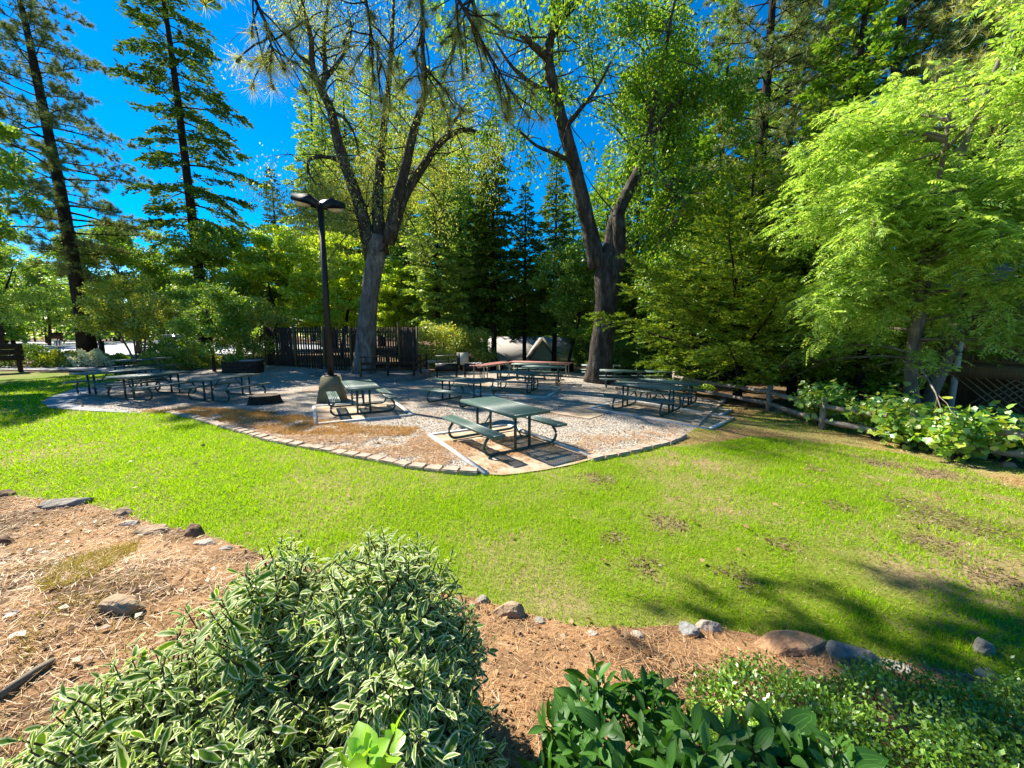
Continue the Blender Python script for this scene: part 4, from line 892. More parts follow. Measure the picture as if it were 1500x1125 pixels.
# ---------------------------------------------------------------- the two oaks
SUNV = np.array([-.829*math.cos(math.radians(43)), .559*math.cos(math.radians(43)), math.sin(math.radians(43))])
def open_crown(C, e=1.0):     # the crowns are open on the side that lets the sun down to the tables and the young cedars
    keepp = np.ones(len(C))
    for (x, y, z, r, k) in ((-.5, 9, 0, 3.8, .28), (4, 10.5, 0, 3.8, .30), (8.0, 13.5, 3.2, 4.2, .30), (10, 9.6, 4.5, 4.6, .22), (7, 8, 0, 4.0, .3), (3, 5, 0, 3, .4)):
        v = C-np.array([x, y, z]); t = v@SUNV; d = np.linalg.norm(v-t[:, None]*SUNV, axis=1); keepp = np.minimum(keepp, np.where((d < r) & (t > 1), k, 1.0))
    return RS.rand(len(C)) < keepp**e
def oak(name, label, cat, base, Y0, trunk, limbs, foliage, seed, ls, lw, nsec, nleaf, droop, bark, low=None, thin=None, clr=.5, upb=.35, seclen=(1.6, 3.4), back=.55):
    global RS
    keep = RS; RS = np.random.RandomState(seed); t = thing(name, label, cat, base); B0 = np.array(base)
    def path(pts):
        P = np.array([np.array(at(px, py, Y))-B0 for px, py, Y, r in pts]); R = np.array([p[3] for p in pts])*.86; return P, R
    tr = MB(); P, R = path(trunk)
    def smooth_tube(P, R, n=10, wob=.05, m=0):
        k = (len(P)-1)*4+1; tt = np.linspace(0, len(P)-1, k); Q = np.stack([np.interp(tt, range(len(P)), P[:, c]) for c in range(3)], -1)
        for _ in range(3): Q[1:-1] = (Q[:-2]+2*Q[1:-1]+Q[2:])/4
        RR = np.interp(tt, range(len(P)), R); tr.tube(Q, RR, n, m=m, wob=wob); return Q, RR
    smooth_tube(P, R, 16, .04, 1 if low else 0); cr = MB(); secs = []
    for L in limbs:
        P, R = path(L); Q, RR = smooth_tube(P, R); 
        ln = np.concatenate([[0], np.cumsum(np.linalg.norm(np.diff(Q, axis=0), axis=1))])
        for k in range(len(Q)):
            if RR[k] < .26 and k > 2: secs.append((Q[k], RR[k], nrm(Q[min(k+1, len(Q)-1)]-Q[k-1])))
    secs = [secs[k] for k in RS.choice(len(secs), min(nsec, len(secs)*3), replace=nsec > len(secs))]
    n2 = 0
    for (p, r, T) in secs:
        d = nrm(T*.35+RS.randn(3)*.8+np.array([0, back, upb])); L = RS.uniform(*seclen)
        B = curve(p, d, L, 6, .04, .2)
        if thin is not None and not thin(B[3:4]+B0, .45).all(): continue
        tr.tube(B, np.linspace(min(.04, r*.4), .007, 7), 5, cap=False)
        for q in range(7):
            u = RS.uniform(.38, 1); c, TT = lerp_path(B, np.array([u])); dd = nrm(TT[0]*.5+RS.randn(3)*.7+np.array([0, 0, -droop*.4])); l2 = RS.uniform(.5, 1.3); C = curve(c[0], dd, l2, 4, droop*.25, .15)
            if thin is not None and not thin(C[2:3]+B0, 1.05).all(): continue
            tr.tube(C, np.linspace(.011, .004, 5), 3, cap=False)
            n = int(nleaf*RS.uniform(.4, 1.3)); cc, t2 = lerp_path(C, RS.uniform(.15, 1, n)); cc = cc+RS.randn(n, 3)*clr*np.array([.4, .4, .35])
            cr.leaves(cc, nrm(t2*.5+RS.randn(n, 3)*.6+np.array([0, 0, -droop])), nrm(RS.randn(n, 3)*.8+np.array([0, 0, 1])), ls*RS.uniform(.6, 1.3, n), lw*RS.uniform(.7, 1.3, n))
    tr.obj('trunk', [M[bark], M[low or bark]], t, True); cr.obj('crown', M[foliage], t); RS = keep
    return t
Y = 19.6
b1 = onx(535, Y)
limbs1 = [
 [(546, 380, Y, .46), (529, 305, Y, .34), (509, 250, Y-.2, .29), (493, 205, Y-.4, .26), (486, 160, Y-.5, .23), (470, 132, Y-.6, .2), (456, 98, Y-.8, .15), (457, 55, Y-1, .12), (443, 10, Y-1.3, .08), (432, -60, Y-1.6, .05)],
 [(470, 132, Y-.6, .18), (478, 108, Y-.2, .14), (473, 65, Y+.3, .11), (479, 20, Y+.8, .08), (488, -60, Y+1.2, .05)],
 [(476, 115, Y-.3, .13), (492, 97, Y, .1), (510, 70, Y+.5, .08), (516, 40, Y+1, .06), (508, 10, Y+1.4, .04)],
 [(487, 165, Y-.5, .11), (503, 170, Y-1, .08), (520, 195, Y-1.5, .05), (525, 225, Y-1.8, .03)],
 [(492, 232, Y-.3, .10), (470, 229, Y-.8, .09), (452, 232, Y-1.2, .08), (450, 250, Y-1.3, .05), (462, 270, Y-1.4, .03)],
 [(457, 95, Y-.8, .1), (440, 85, Y-1.2, .08), (425, 65, Y-1.6, .06), (415, 40, Y-2, .04)],
 [(534, 345, Y, .13), (535, 318, Y+.2, .11), (536, 300, Y+.3, .09)],
 [(559, 372, Y, .42), (552, 305, Y+.3, .32), (556, 250, Y+.6, .27), (562, 185, Y+.9, .22), (570, 120, Y+1.2, .17), (574, 50, Y+1.5, .12), (580, -50, Y+2, .06)],
 [(568, 358, Y, .38), (582, 290, Y-.2, .30), (593, 250, Y-.4, .26), (605, 195, Y-.6, .22), (616, 160, Y-.8, .19), (623, 138, Y-.9, .16), (619, 90, Y-1.1, .11), (617, 20, Y-1.4, .08), (625, -60, Y-1.6, .05)],
 [(572, 350, Y, .36), (590, 288, Y+.3, .29), (613, 253, Y+.6, .25), (638, 216, Y+.9, .21), (655, 199, Y+1.1, .18), (680, 188, Y+1.3, .12), (700, 193, Y+1.5, .08), (722, 200, Y+1.8, .04)],
 [(652, 202, Y+1.1, .11), (660, 184, Y+1.2, .09), (672, 168, Y+1.4, .07), (684, 150, Y+1.6, .04)],
]
oak('oak_tree', 'middle oak with lower trunk coloured as if lit and four dark rising limbs growing through the deck', 'tree', b1, Y, [(533, 552, Y, .72), (534, 520, Y, .58), (538, 470, Y, .53), (542, 430, Y, .47), (547, 395, Y, .51), (553, 362, Y, .53), (556, 345, Y, .4)], limbs1, 'lf_oak_pale', 51, .115, .042, 270, 130, .8, 'bark_oak', low='bark_oak_lit', clr=.9, upb=.3, thin=open_crown, seclen=(1.8, 3.9))
Y = 18.4
b2 = onx(880, Y)
limbs2 = [
 [(876, 392, Y, .50), (863, 335, Y, .40), (849, 275, Y-.2, .36), (836, 222, Y-.4, .34), (821, 170, Y-.6, .30), (808, 122, Y-.8, .27), (802, 82, Y-1, .23), (808, 45, Y-1.2, .19), (832, 18, Y-1.4, .16), (856, -8, Y-1.6, .12), (880, -70, Y-1.8, .06)],
 [(803, 86, Y-1, .2), (790, 74, Y-1.3, .17), (778, 66, Y-1.5, .14), (770, 50, Y-1.8, .06)],
 [(806, 60, Y-1.2, .15), (809, 25, Y-1.2, .11), (812, -20, Y-1.1, .08), (806, -80, Y-1, .05)],
 [(894, 380, Y, .48), (897, 330, Y+.2, .38), (914, 292, Y+.4, .34), (934, 256, Y+.6, .30), (945, 226, Y+.8, .26), (961, 190, Y+1, .21), (988, 152, Y+1.2, .15), (1004, 122, Y+1.4, .11), (1030, 110, Y+1.5, .06), (1050, 122, Y+1.7, .04)],
 [(949, 215, Y+.8, .17), (955, 170, Y+.6, .14), (966, 112, Y+.4, .11), (976, 72, Y+.2, .09), (984, 20, Y, .07), (1000, -50, Y-.3, .04)],
 [(943, 250, Y+.6, .17), (966, 263, Y+.3, .15), (986, 277, Y, .12), (1001, 293, Y-.3, .09), (1008, 312, Y-.5, .04)],
 [(903, 400, Y, .36), (908, 350, Y-.3, .33), (906, 322, Y-.4, .31), (904, 308, Y-.4, .2)],
 [(840, 240, Y-.4, .14), (815, 225, Y-1.2, .1), (785, 215, Y-2, .07), (760, 190, Y-2.6, .04)],
 [(826, 190, Y-.6, .13), (850, 160, Y-1.4, .1), (875, 130, Y-2, .07), (895, 90, Y-2.5, .04)],
 [(812, 135, Y-.8, .13), (780, 125, Y-1.3, .1), (750, 100, Y-1.8, .07), (725, 60, Y-2, .04)],
]
oak('oak_tree', 'right oak with thick forked trunk standing behind the tables', 'tree', b2, Y, [(877, 560, Y, .85), (879, 530, Y, .66), (884, 485, Y, .60), (889, 440, Y, .62), (890, 405, Y, .70), (886, 372, Y, .56)], limbs2, 'lf_oak', 52, .18, .10, 225, 80, .6, 'bark_oak', clr=.6, upb=.25, thin=open_crown, seclen=(2.0, 4.2))
# ---------------------------------------------------------------- young cedars and firs at the fence
mt = conifer(9.2, .06, 4.3, 'cedar', .13, 115, (.17, .055), .9, -.02, .16, .26, seed=61, foliage='lf_cedar', sub=.95, bias=(-.75, -.35), dead=2)
T('young_cedar', 'broad young cedar with golden sprays sweeping left over the rail fence', mt, 1085, 14.8, 1.0, 0)
mt2 = conifer(11.5, .05, 3.3, 'cedar', .15, 130, (.16, .06), .85, -.01, .12, .26, seed=62, foliage='lf_cedar', sub=1.05, dead=2)
T('young_cedar', 'taller young cedar between the golden one and the bright tree', mt2, 1165, 14.6, .92, 0)
T('young_cedar', 'young cedar half hidden behind the left side of the bright tree', mt2, 1262, 13.0, .86, 2.0)
mt3 = conifer(7, .05, 2.4, 'cedar', .1, 80, (.15, .055), .85, -.01, .12, .25, seed=63, foliage='lf_cedar', dead=1)
T('young_cedar', 'small young cedar under the right oak, left of the golden one', mt3, 985, 19.5, .85, 0)
mt4 = conifer(15, .42, 3.6, 'pine', .2, 60, seed=64, foliage='lf_pine_near', shape=.6, droop=.02, up=.1, tuft=(26, .30, .014), sub=1.6)
p = onx(1420, 13.8); tree('pine_tree', 'long needled pine above the bright tree in the top right corner', mt4, p, 0, 1)
# ---------------------------------------------------------------- bright compound-leaved tree
def pistache():
    global RS
    keep = RS; RS = np.random.RandomState(71); base = Vector((10.6, 9.9, zz(10.6, 9.9))); t = thing('pistache_tree', 'bright yellow green tree with feathery compound leaves filling the right side', 'tree', base)
    tr, cr = MB(), MB(); tips = []
    for (a, l, L) in ((2.6, .12, 9.2), (.4, .3, 9.6), (3.9, .34, 7.4)):
        P = curve([.1*math.cos(a), .1*math.sin(a), -.1], [l*math.cos(a), l*math.sin(a), 1], L, 9, -.015, .06); tr.tube(P, np.linspace(.15, .03, 10), 8, wob=.06)
        for k in range(30):
            tt = RS.uniform(.24, .98); c, T_ = lerp_path(P, np.array([tt])); b = RS.rand()*6.28; Lb = RS.uniform(1.7, 4.1)*(1.15-.5*tt); B = curve(c[0], [math.cos(b), math.sin(b), RS.uniform(.0, .55)], Lb, 6, .05, .12)
            tr.tube(B, np.linspace(.04, .008, 7), 5, cap=False); tips.append(B)
            for q in range(4):
                c2, T2 = lerp_path(B, RS.uniform(.3, .9, 1)); S = curve(c2[0], nrm(T2[0]*.6+RS.randn(3)*.5), RS.uniform(.7, 1.5), 5, .05, .12); tr.tube(S, np.linspace(.016, .005, 6), 4, cap=False); tips.append(S)
    for B in tips:
        if B[:, 2].min() < 1.75: continue
        n = int(np.linalg.norm(B[-1]-B[0])*31)+7; c, T_ = lerp_path(B, RS.uniform(.22, 1, n)); c = c+RS.randn(n, 3)*.12
        # one compound leaf: rachis with paired leaflets, drooping
        hd = RS.randn(n, 3); hd[:, 2] = hd[:, 2]*.3; D = nrm(T_*.5+nrm(hd)*.9+np.array([0, 0, .22])); LL = RS.uniform(.16, .36, n); m = 6
        S = nrm(np.cross(D, [0, 0, 1.0])+RS.randn(n, 3)*.35)
        for k in range(m):
            u = (k+1.2)/(m+.5); Q = c+D*(LL*u)[:, None]; Q[:, 2] -= LL*u*u*.45; d2 = nrm(D+np.array([0, 0, -.9])*u)
            for s in (-1, 1):
                cr.leaves(Q, nrm(d2*.55+S*s+np.array([0, 0, -.25])), nrm(np.cross(S, D)*np.sign(np.cross(S, D)[:, 2:])+RS.randn(n, 3)*.4), LL*.36*(1-.25*abs(u-.5)), LL*.115, fold=.1)
        Q = c+D*LL[:, None]; Q[:, 2] -= LL*.45; cr.leaves(Q, nrm(D+np.array([0, 0, -.9])), rdir(n, 1), LL*.3, LL*.1)
    tr.obj('trunk', M['bark_grey'], t, True); cr.obj('crown', M['lf_pist'], t); RS = keep
pistache()
# ---------------------------------------------------------------- overhanging pine boughs from a pine behind the viewer's left shoulder
def overhang():
    global RS
    keep = RS; RS = np.random.RandomState(81); base = Vector((-4.6, .2, zz(-4.6, .2))); t = thing('pine_tree', 'overhanging pine with long needle boughs hanging in from the top edge', 'tree', base); B0 = np.array(base)
    tr, cr = MB(), MB(); P = trunk_path(15, (.0, .0)); tr.tube(P, np.linspace(.38, .1, 11), 12, wob=.05)
    def bough(z0, ends):
        p0 = np.array([0, 0, z0]); Q = [p0]+[np.array(at(px, py, Y))-B0 for px, py, Y in ends]; Q = np.array(Q)
        k = (len(Q)-1)*5+1; tt = np.linspace(0, len(Q)-1, k); S = np.stack([np.interp(tt, range(len(Q)), Q[:, c]) for c in range(3)], -1)+RS.randn(k, 3)*.02
        for _ in range(2): S[1:-1] = (S[:-2]+2*S[1:-1]+S[2:])/4
        tr.tube(S, np.linspace(.036, .007, k), 6); return S
    bs = [bough(6.8, [(300, -330, 3.6), (455, -90, 4.6), (535, -10, 5.0), (548, 50, 5.1), (556, 95, 5.2)]),
          bough(7.2, [(500, -330, 4.2), (600, -100, 5.0), (620, 20, 5.3), (623, 90, 5.4), (622, 135, 5.4)]),
          bough(7.4, [(560, -360, 4.0), (640, -60, 4.8), (690, 30, 5.0), (722, 90, 5.1), (742, 135, 5.2)]),
          bough(6.5, [(200, -330, 3.4), (330, -80, 4.4), (385, 20, 4.8), (395, 60, 4.8), (402, 80, 4.8)]),
          bough(7.6, [(600, -420, 4.2), (780, -150, 5.0), (700, -20, 5.4), (676, 30, 5.4), (672, 50, 5.4)])]
    tufts = []
    for S in bs:
        for k in range(15):
            u = RS.uniform(.5, 1.0); c, T_ = lerp_path(S, np.array([u])); C = curve(c[0], nrm(T_[0]*.6+RS.randn(3)*.55+np.array([0, 0, -.25])), RS.uniform(.25, .75), 5, .07, .15); tr.tube(C, np.linspace(.011, .007, 6), 4, cap=False)
            tufts.append((C[-1], nrm(C[-1]-C[-2])));
            if RS.rand() < .4: tufts.append((C[3], nrm(C[3]-C[2])))
        tufts.append((S[-1], nrm(S[-1]-S[-2])))
    for c, d in tufts:
        n = 80; D = nrm(d*.62+RS.randn(n, 3)*.72+np.array([0, 0, -.18])); cr.leaves(c+RS.randn(n, 3)*.012-d*RS.uniform(0, .07, (n, 1)), D, rdir(n), RS.uniform(.13, .26, n), .0052, tri=True)
        tr.tube([c-d*.03, c+d*.03], [.016, .012], 5)
    # long upper boughs above the frame, reaching over the lawn
    for k in range(13):
        e = np.array([RS.uniform(-7.4, -1.0), RS.uniform(4.6, 7.9), RS.uniform(8.4, 10.2)])-B0; p0 = np.array([0, 0, RS.uniform(7.5, 9.0)]); B = np.stack([p0, p0*.6+e*.4+[0, 0, .3], p0*.25+e*.75+[0, 0, .25], e]); B = np.stack([np.interp(np.linspace(0, 3, 13), range(4), B[:, c]) for c in range(3)], -1); tr.tube(B, np.linspace(.06, .012, 13), 5)
        E, T_ = lerp_path(B, RS.uniform(.55, 1, 16)); E = E+RS.randn(16, 3)*[.4, .4, .2]; Pn = np.repeat(E, 34, 0); cr.leaves(Pn, nrm(RS.randn(len(Pn), 3)), rdir(len(Pn)), .22, .017, tri=True)
        for q in range(16): tr.tube([lerp_path(B, np.array([.5+q/33]))[0][0], E[q]], [.012, .006], 3, cap=False)
    for k in range(26):
        e = np.array([RS.uniform(-6.0, -3.0), RS.uniform(7.3, 8.5), RS.uniform(8.5, 9.6)])-B0; p0 = np.array([0, 0, RS.uniform(7.5, 9.0)]); B = np.stack([p0, p0*.6+e*.4+[0, 0, .3], p0*.25+e*.75+[0, 0, .25], e]); B = np.stack([np.interp(np.linspace(0, 3, 13), range(4), B[:, c]) for c in range(3)], -1); tr.tube(B, np.linspace(.05, .012, 13), 5)
        E, T_ = lerp_path(B, RS.uniform(.80, 1.04, 16)); E = E+RS.randn(16, 3)*[.35, .25, .2]; Pn = np.repeat(E, 40, 0); cr.leaves(Pn, nrm(RS.randn(len(Pn), 3)), rdir(len(Pn)), .24, .019, tri=True)
    # a crown higher up, above the frame
    for k in range(46):
        a = RS.uniform(-.6, 4.6); z0 = RS.uniform(8.2, 14.5); B = curve([0, 0, z0], [math.cos(a), math.sin(a), .1], RS.uniform(1.2, 3.4), 6, .02, .08); tr.tube(B, np.linspace(.04, .01, 7), 4, cap=False)
        E, T_ = lerp_path(B, RS.uniform(.35, 1, 12)); E = E+RS.randn(12, 3)*.2; Pn = np.repeat(E, 26, 0); cr.leaves(Pn, nrm(RS.randn(len(Pn), 3)), rdir(len(Pn)), .2, .008, tri=True)
    tr.obj('trunk', M['bark_dark'], t, True); cr.obj('crown', M['lf_pine_near'], t); RS = keep
overhang()
# ---------------------------------------------------------------- leafy vines on the fence
def vine(label, c, rx, ry, h, n, seed):
    global RS
    keep = RS; RS = np.random.RandomState(seed); t = thing('vine_shrub', label, 'vine', c, 0, 'leafy vines along the rail fence'); st, lf = MB(), MB()
    for k in range(26):
        a = RS.rand()*6.28; e = np.array([math.cos(a)*rx*RS.uniform(.3, 1), math.sin(a)*ry*RS.uniform(.3, 1), h*RS.uniform(.45, 1.05)]); B = np.array([[e[0]*.2, e[1]*.2, 0], e*[.6, .6, .75], e, e+[e[0]*.25, e[1]*.25, -.12]])+RS.randn(4, 3)*.03; st.tube(B, [.012, .01, .007, .004], 4, cap=False)
        m = n//26; c_, T_ = lerp_path(B, RS.uniform(.15, 1, m)); c_ = c_+RS.randn(m, 3)*.11; c_[:, 2] = np.maximum(c_[:, 2], .03)
        # round lobed leaf: hexagonal fan
        D = nrm(RS.randn(m, 3)*.7+np.array([-.3, -.3, -.2])); N = nrm(RS.randn(m, 3)*.5+np.array([-.25, -.2, .9])); S = nrm(np.cross(D, N)); L = RS.uniform(.07, .15, m)[:, None]; U = np.cross(S, D)
        V = [c_]+[c_+D*L*x+S*L*y+U*L*zv for x, y, zv in ((.05, .5, .1), (.55, .55, .05), (.72, .22, 0), (1.0, 0, -.12), (.72, -.22, 0), (.55, -.55, .05), (.05, -.5, .1))]
        V = np.stack(V, 1); b = np.arange(m)[:, None]*8; F = np.vstack([b+np.array([[0, i, i+1]]) for i in range(1, 7)]); lf.add(V.reshape(-1, 3), T=F)
    st.obj('stems', M['twig'], t); lf.obj('leaves', M['lf_vine'], t); RS = keep
for k, (px, py, rx, ry, h, n, lab) in enumerate(((1228, 624, .6, .5, 1.05, 800, 'tall dark leafy vine at the left end of the vine row on the rail fence'), (1292, 640, .7, .5, 1.0, 900, 'broad leafy vine just left of the bright tree trunk'), (1340, 655, .5, .45, .8, 500, 'low leafy vine in front of the bright tree trunk'), (1405, 672, .7, .5, .95, 900, 'sprawling vine hiding the rail right of the bright tree trunk'), (1470, 668, .55, .5, .85, 700, 'vine at the right end of the row with reddish tips'))):
    p = G(px, py); p.x -= .3 if k else .55; p.y -= .15; p.z = zz(p.x, p.y); vine(lab, p, rx, ry, h, n, 90+k)
mound('fence_plant', 'small sunlit plant between the rail fence and the right table pad', G(1030, 572), .45, .35, .35, 700, .08, .06, 'lf_vine', 'plant')
mound('fence_plant', 'dark ground plant among the stones at the rail fence', G(1180, 607), .55, .3, .16, 800, .06, .05, 'lf_broad', 'plant')

def wood_mass(name, az0, az1, r0, r1, h0, h1, n, m, seed):
    """a far wood that reads as one mass: ragged clumps of leaves on many thin stems"""
    global RS
    keep = RS; RS = np.random.RandomState(seed); lf = MB()
    for k in range(n):
        a = math.radians(RS.uniform(az0, az1)); r = RS.uniform(r0, r1); x, y = r*math.sin(a), r*math.cos(a); z = zz(x, y); h = RS.uniform(h0, h1); w_ = h*RS.uniform(.16, .26)
        lf.tube([(x, y, z-.3), (x+RS.randn()*.2, y, z+h*.8)], [.16, .04], 5, m=1, cap=False); q = 420; u = RS.rand(q)**.8; th = RS.rand(q)*6.28; rr = w_*(1.05-u)*RS.uniform(.4, 1.1, q)
        C = np.stack([x+np.cos(th)*rr, y+np.sin(th)*rr, z+h*(.06+.94*u)], -1); lf.leaves(C, nrm(np.stack([np.cos(th), np.sin(th), RS.uniform(-.6, .3, q)], -1)+RS.randn(q, 3)*.5), rdir(q, .3), RS.uniform(.5, 1.1, q), RS.uniform(.25, .5, q))
    o = lf.obj(name, [M[m], M['bark_dark']]); o['kind'] = 'stuff'; RS = keep
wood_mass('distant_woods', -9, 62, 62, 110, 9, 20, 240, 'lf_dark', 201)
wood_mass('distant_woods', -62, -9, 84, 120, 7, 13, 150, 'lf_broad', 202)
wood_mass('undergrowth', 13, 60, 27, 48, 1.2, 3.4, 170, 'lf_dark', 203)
# ================================================================ grass, straw and litter
def scatter(poly, dens, mask=None, y0=None, y1=None):
    """points in a polygon; dens(x, y) per square metre"""
    xs = [p[0] for p in poly]; ys = [p[1] for p in poly]; out = []
    x0, x1 = max(min(xs), -20), min(max(xs), 16); b0, b1 = min(ys), max(ys)
    for xa in np.arange(x0, x1, 1.0):
        for ya in np.arange(b0, b1, 1.0):
            if ya+1 < .2 or abs(xa+.5) > 1.5*(ya+1)+1.2: continue
            d = dens(xa+.5, ya+.5); n = int(d)
            if n < 1: continue
            out.append(np.stack([xa+RS.rand(n), ya+RS.rand(n)], -1))
    P = np.vstack(out); P = P[inpoly(P[:, 0], P[:, 1], poly)]
    if mask is not None: P = P[RS.rand(len(P)) < mask(P[:, 0], P[:, 1])]
    return P
def blades(mb, P, h, w, dz=.012, m=None, lean=.55):
    n = len(P); z = H(P[:, 0], P[:, 1])+dz; B = np.column_stack([P, z]); D = RS.randn(n, 3)*lean; D[:, 2] = 1
    D = nrm(D); mb.leaves(B, D, nrm(RS.randn(n, 3)*[1, 1, .1]), h, w, m=0, tri=True) if m is None else mb.leaves(B, D, nrm(RS.randn(n, 3)*[1, 1, .1]), h, w, m=m, tri=True)
def bare(x, y):       # worn patches, mostly on the right half of the lawn
    v = vnoise(x, y, .8)*.42+vnoise(x+31, y+7, .30)*.33+vnoise(x+3, y+17, .11)*.25
    r = sm((np.asarray(x)+.4)/3.4)*1.0+.12*sm((4.3-np.asarray(y))/1.2)
    return np.clip(1.0-r*sm((v-.44)/.2)*.82, 0.03, 1)
spots = [(tuple(G(a, b)[:2]), r) for a, b, r in ((945, 832, .22), (975, 770, .26), (900, 790, .15), (1365, 802, .30), (1400, 768, .55), (1290, 682, .40), (1372, 696, .45), (1335, 742, .32), (1150, 800, .2), (1450, 850, .3), (1230, 745, .22), (1080, 850, .18), (1200, 690, .25), (880, 705, .3))]
_bare0 = bare
def spot(x, y):
    q = np.zeros(len(np.atleast_1d(x)))
    for (a, b), r in spots: q = np.maximum(q, 1-sm((np.hypot(np.asarray(x)-a, np.asarray(y)-b)/r*(.6+.8*vnoise(np.asarray(x), np.asarray(y), .12))-.5)/.6))
    return q
def bare(x, y): return _bare0(x, y)*(1-.93*spot(x, y))
def gd(x, y):
    d = math.hypot(x, y); return float(np.interp(d, [1, 3, 5, 8, 12, 18], [5200, 4800, 3000, 1500, 700, 350]))
P = scatter(lawn_poly, gd, bare); d = np.hypot(P[:, 0], P[:, 1])
tuft = (.5+.75*vnoise(P[:, 0], P[:, 1], .22)+.35*vnoise(P[:, 0]+5, P[:, 1], 1.1))*np.where(RS.rand(len(P)) < .04, 1.7, 1)
mb = MB(); blades(mb, P, np.interp(d, [2, 6, 14], [.040, .046, .06])*tuft*RS.uniform(.6, 1.3, len(P)), np.interp(d, [2, 5, 9, 16], [.0042, .0068, .011, .02]))
o = mb.obj('grass', M['grass']); o['kind'] = 'stuff'
# dry blades where it is worn, on the dry strip by the fence
P1 = scatter(lawn_poly, lambda x, y: gd(x, y)*.45, lambda x, y: np.clip(1.12-bare(x, y), 0, 1)); P2 = scatter(edge_near[13:]+dry_edge+[(10.5, 4.6), (9.5, 4.2)]+lawn_right, lambda x, y: gd(x, y)*1.1, lambda x, y: .3+.6*vnoise(x, y, .5)); P = np.vstack([P1, P2]); d = np.hypot(P[:, 0], P[:, 1])
mb = MB(); blades(mb, P, RS.uniform(.02, .045, len(P)), np.interp(d, [2, 5, 9, 16], [.004, .006, .01, .018]), lean=1.1); o = mb.obj('dry_grass', M['grass_dry']); o['kind'] = 'stuff'
P = scatter(edge_near[13:]+dry_edge+[(10.5, 4.6), (9.5, 4.2)]+lawn_right, lambda x, y: gd(x, y)*.8, lambda x, y: sm((vnoise(x, y, .9)-.55)/.2)*.8); d = np.hypot(P[:, 0], P[:, 1])
mb = MB(); blades(mb, P, RS.uniform(.03, .05, len(P)), np.interp(d, [2, 5, 9, 16], [.004, .006, .01, .018])); o = mb.obj('grass', M['grass']); o['kind'] = 'stuff'
P = scatter(lawn_poly, lambda x, y: 1500 if x > -.5 else 0, lambda x, y: spot(x, y)*.9); n_ = len(P); a_ = RS.rand(n_)*6.28; mb = MB(); mb.leaves(np.column_stack([P, H(P[:, 0], P[:, 1])+.015+RS.rand(n_)*.01]), np.column_stack([np.cos(a_), np.sin(a_), RS.uniform(-.05, .2, n_)]), nrm(RS.randn(n_, 3)*.4+np.array([0, 0, 1.0])), RS.uniform(.02, .07, n_), RS.uniform(.006, .016, n_)); o = mb.obj('bark_chips', M['bark_chip']); o['kind'] = 'stuff'
# orange straw grass along the gravel
straw = GP((205, 604), (260, 596), (330, 600), (420, 606), (480, 618), (540, 625), (615, 628), (600, 640), (520, 640), (420, 640), (330, 620), (260, 608))
P = scatter(straw, lambda x, y: 2100, lambda x, y: sm((vnoise(x, y, .35)-.15)/.35)*sm((vnoise(x+9, y, 1.0)-.02)/.4))
mb = MB(); blades(mb, P, RS.uniform(.04, .13, len(P)), .009, lean=.7); o = mb.obj('straw_grass', M['straw']); o['kind'] = 'stuff'
# fine pine straw lying on the bed and between the blocks
def litter(name, P, m, l0, l1, w, dz=.016):
    n = len(P); a = RS.rand(n)*6.28; D = np.column_stack([np.cos(a), np.sin(a), RS.uniform(-.05, .22, n)]); B = np.column_stack([P, H(P[:, 0], P[:, 1])+dz+RS.rand(n)*.012])
    mb = MB(); mb.leaves(B, nrm(D), nrm(RS.randn(n, 3)*.35+np.array([0, 0, 1.0])), RS.uniform(l0, l1, n), w, tri=True); o = mb.obj(name, M[m]); o['kind'] = 'stuff'; return o
P = scatter(bed_poly, lambda x, y: 2600 if y > .3 else 0, lambda x, y: .35+.65*vnoise(x, y, .3)); litter('pine_litter', P, 'litter', .05, .13, .0035)
gl = GP((300, 618), (420, 622), (520, 632), (615, 630), (640, 650), (790, 640), (900, 640), (985, 625), (1000, 640), (945, 657), (872, 672), (800, 690), (715, 697), (665, 690), (530, 670), (400, 645))
P = scatter(gl, lambda x, y: 3800 if x < .6 else 1700, lambda x, y: sm((vnoise(x, y, .45)*.6+vnoise(x+3, y, .16)*.4-.28)/.3)*.95); litter('pine_litter', P, 'litter', .03, .09, .008, .036)
# loose stones over the gravel so that it is not one flat sheet
P = scatter(gravel_poly, lambda x, y: 420 if y < 12 else 0, lambda x, y: .75)
def stones(P):
    n = len(P); o6 = np.array([[1, 0, 0], [0, 1, 0], [-1, 0, 0], [0, -1, 0], [0, 0, .8], [0, 0, -.6]]); r = RS.uniform(.006, .015, n); a = RS.rand(n)*6.28; ca, sa = np.cos(a), np.sin(a)
    s = r[:, None, None]*(o6[None]*RS.uniform(.6, 1.3, (n, 6, 1))); x = s[..., 0]*ca[:, None]-s[..., 1]*sa[:, None]; y = s[..., 0]*sa[:, None]+s[..., 1]*ca[:, None]
    V = np.stack([x+P[:, :1], y+P[:, 1:], s[..., 2]+H(P[:, 0], P[:, 1])[:, None]+.018], -1); F = np.array([[0, 1, 4], [1, 2, 4], [2, 3, 4], [3, 0, 4], [1, 0, 5], [2, 1, 5], [3, 2, 5], [0, 3, 5]]); b = np.arange(n)[:, None, None]*6
    mb = MB(); mb.add(V.reshape(-1, 3), T=(b+F[None]).reshape(-1, 3)); return mb
def stonemat():
    m, nt, out = mat('loose_stone'); g = nt.nodes.new('ShaderNodeNewGeometry'); r = ramp(nt, [(0, (.18, .15, .12)), (.4, (.34, .30, .25)), (.8, (.48, .44, .39)), (1, (.64, .62, .58))]); nt.links.new(g.outputs['Random Per Island'], r.inputs[0]); p = nd(nt, 'ShaderNodeBsdfPrincipled', Roughness=.9); nt.links.new(r.outputs[0], p.inputs[0]); nt.links.new(p.outputs[0], out.inputs[0]); return m
M['stone'] = stonemat()
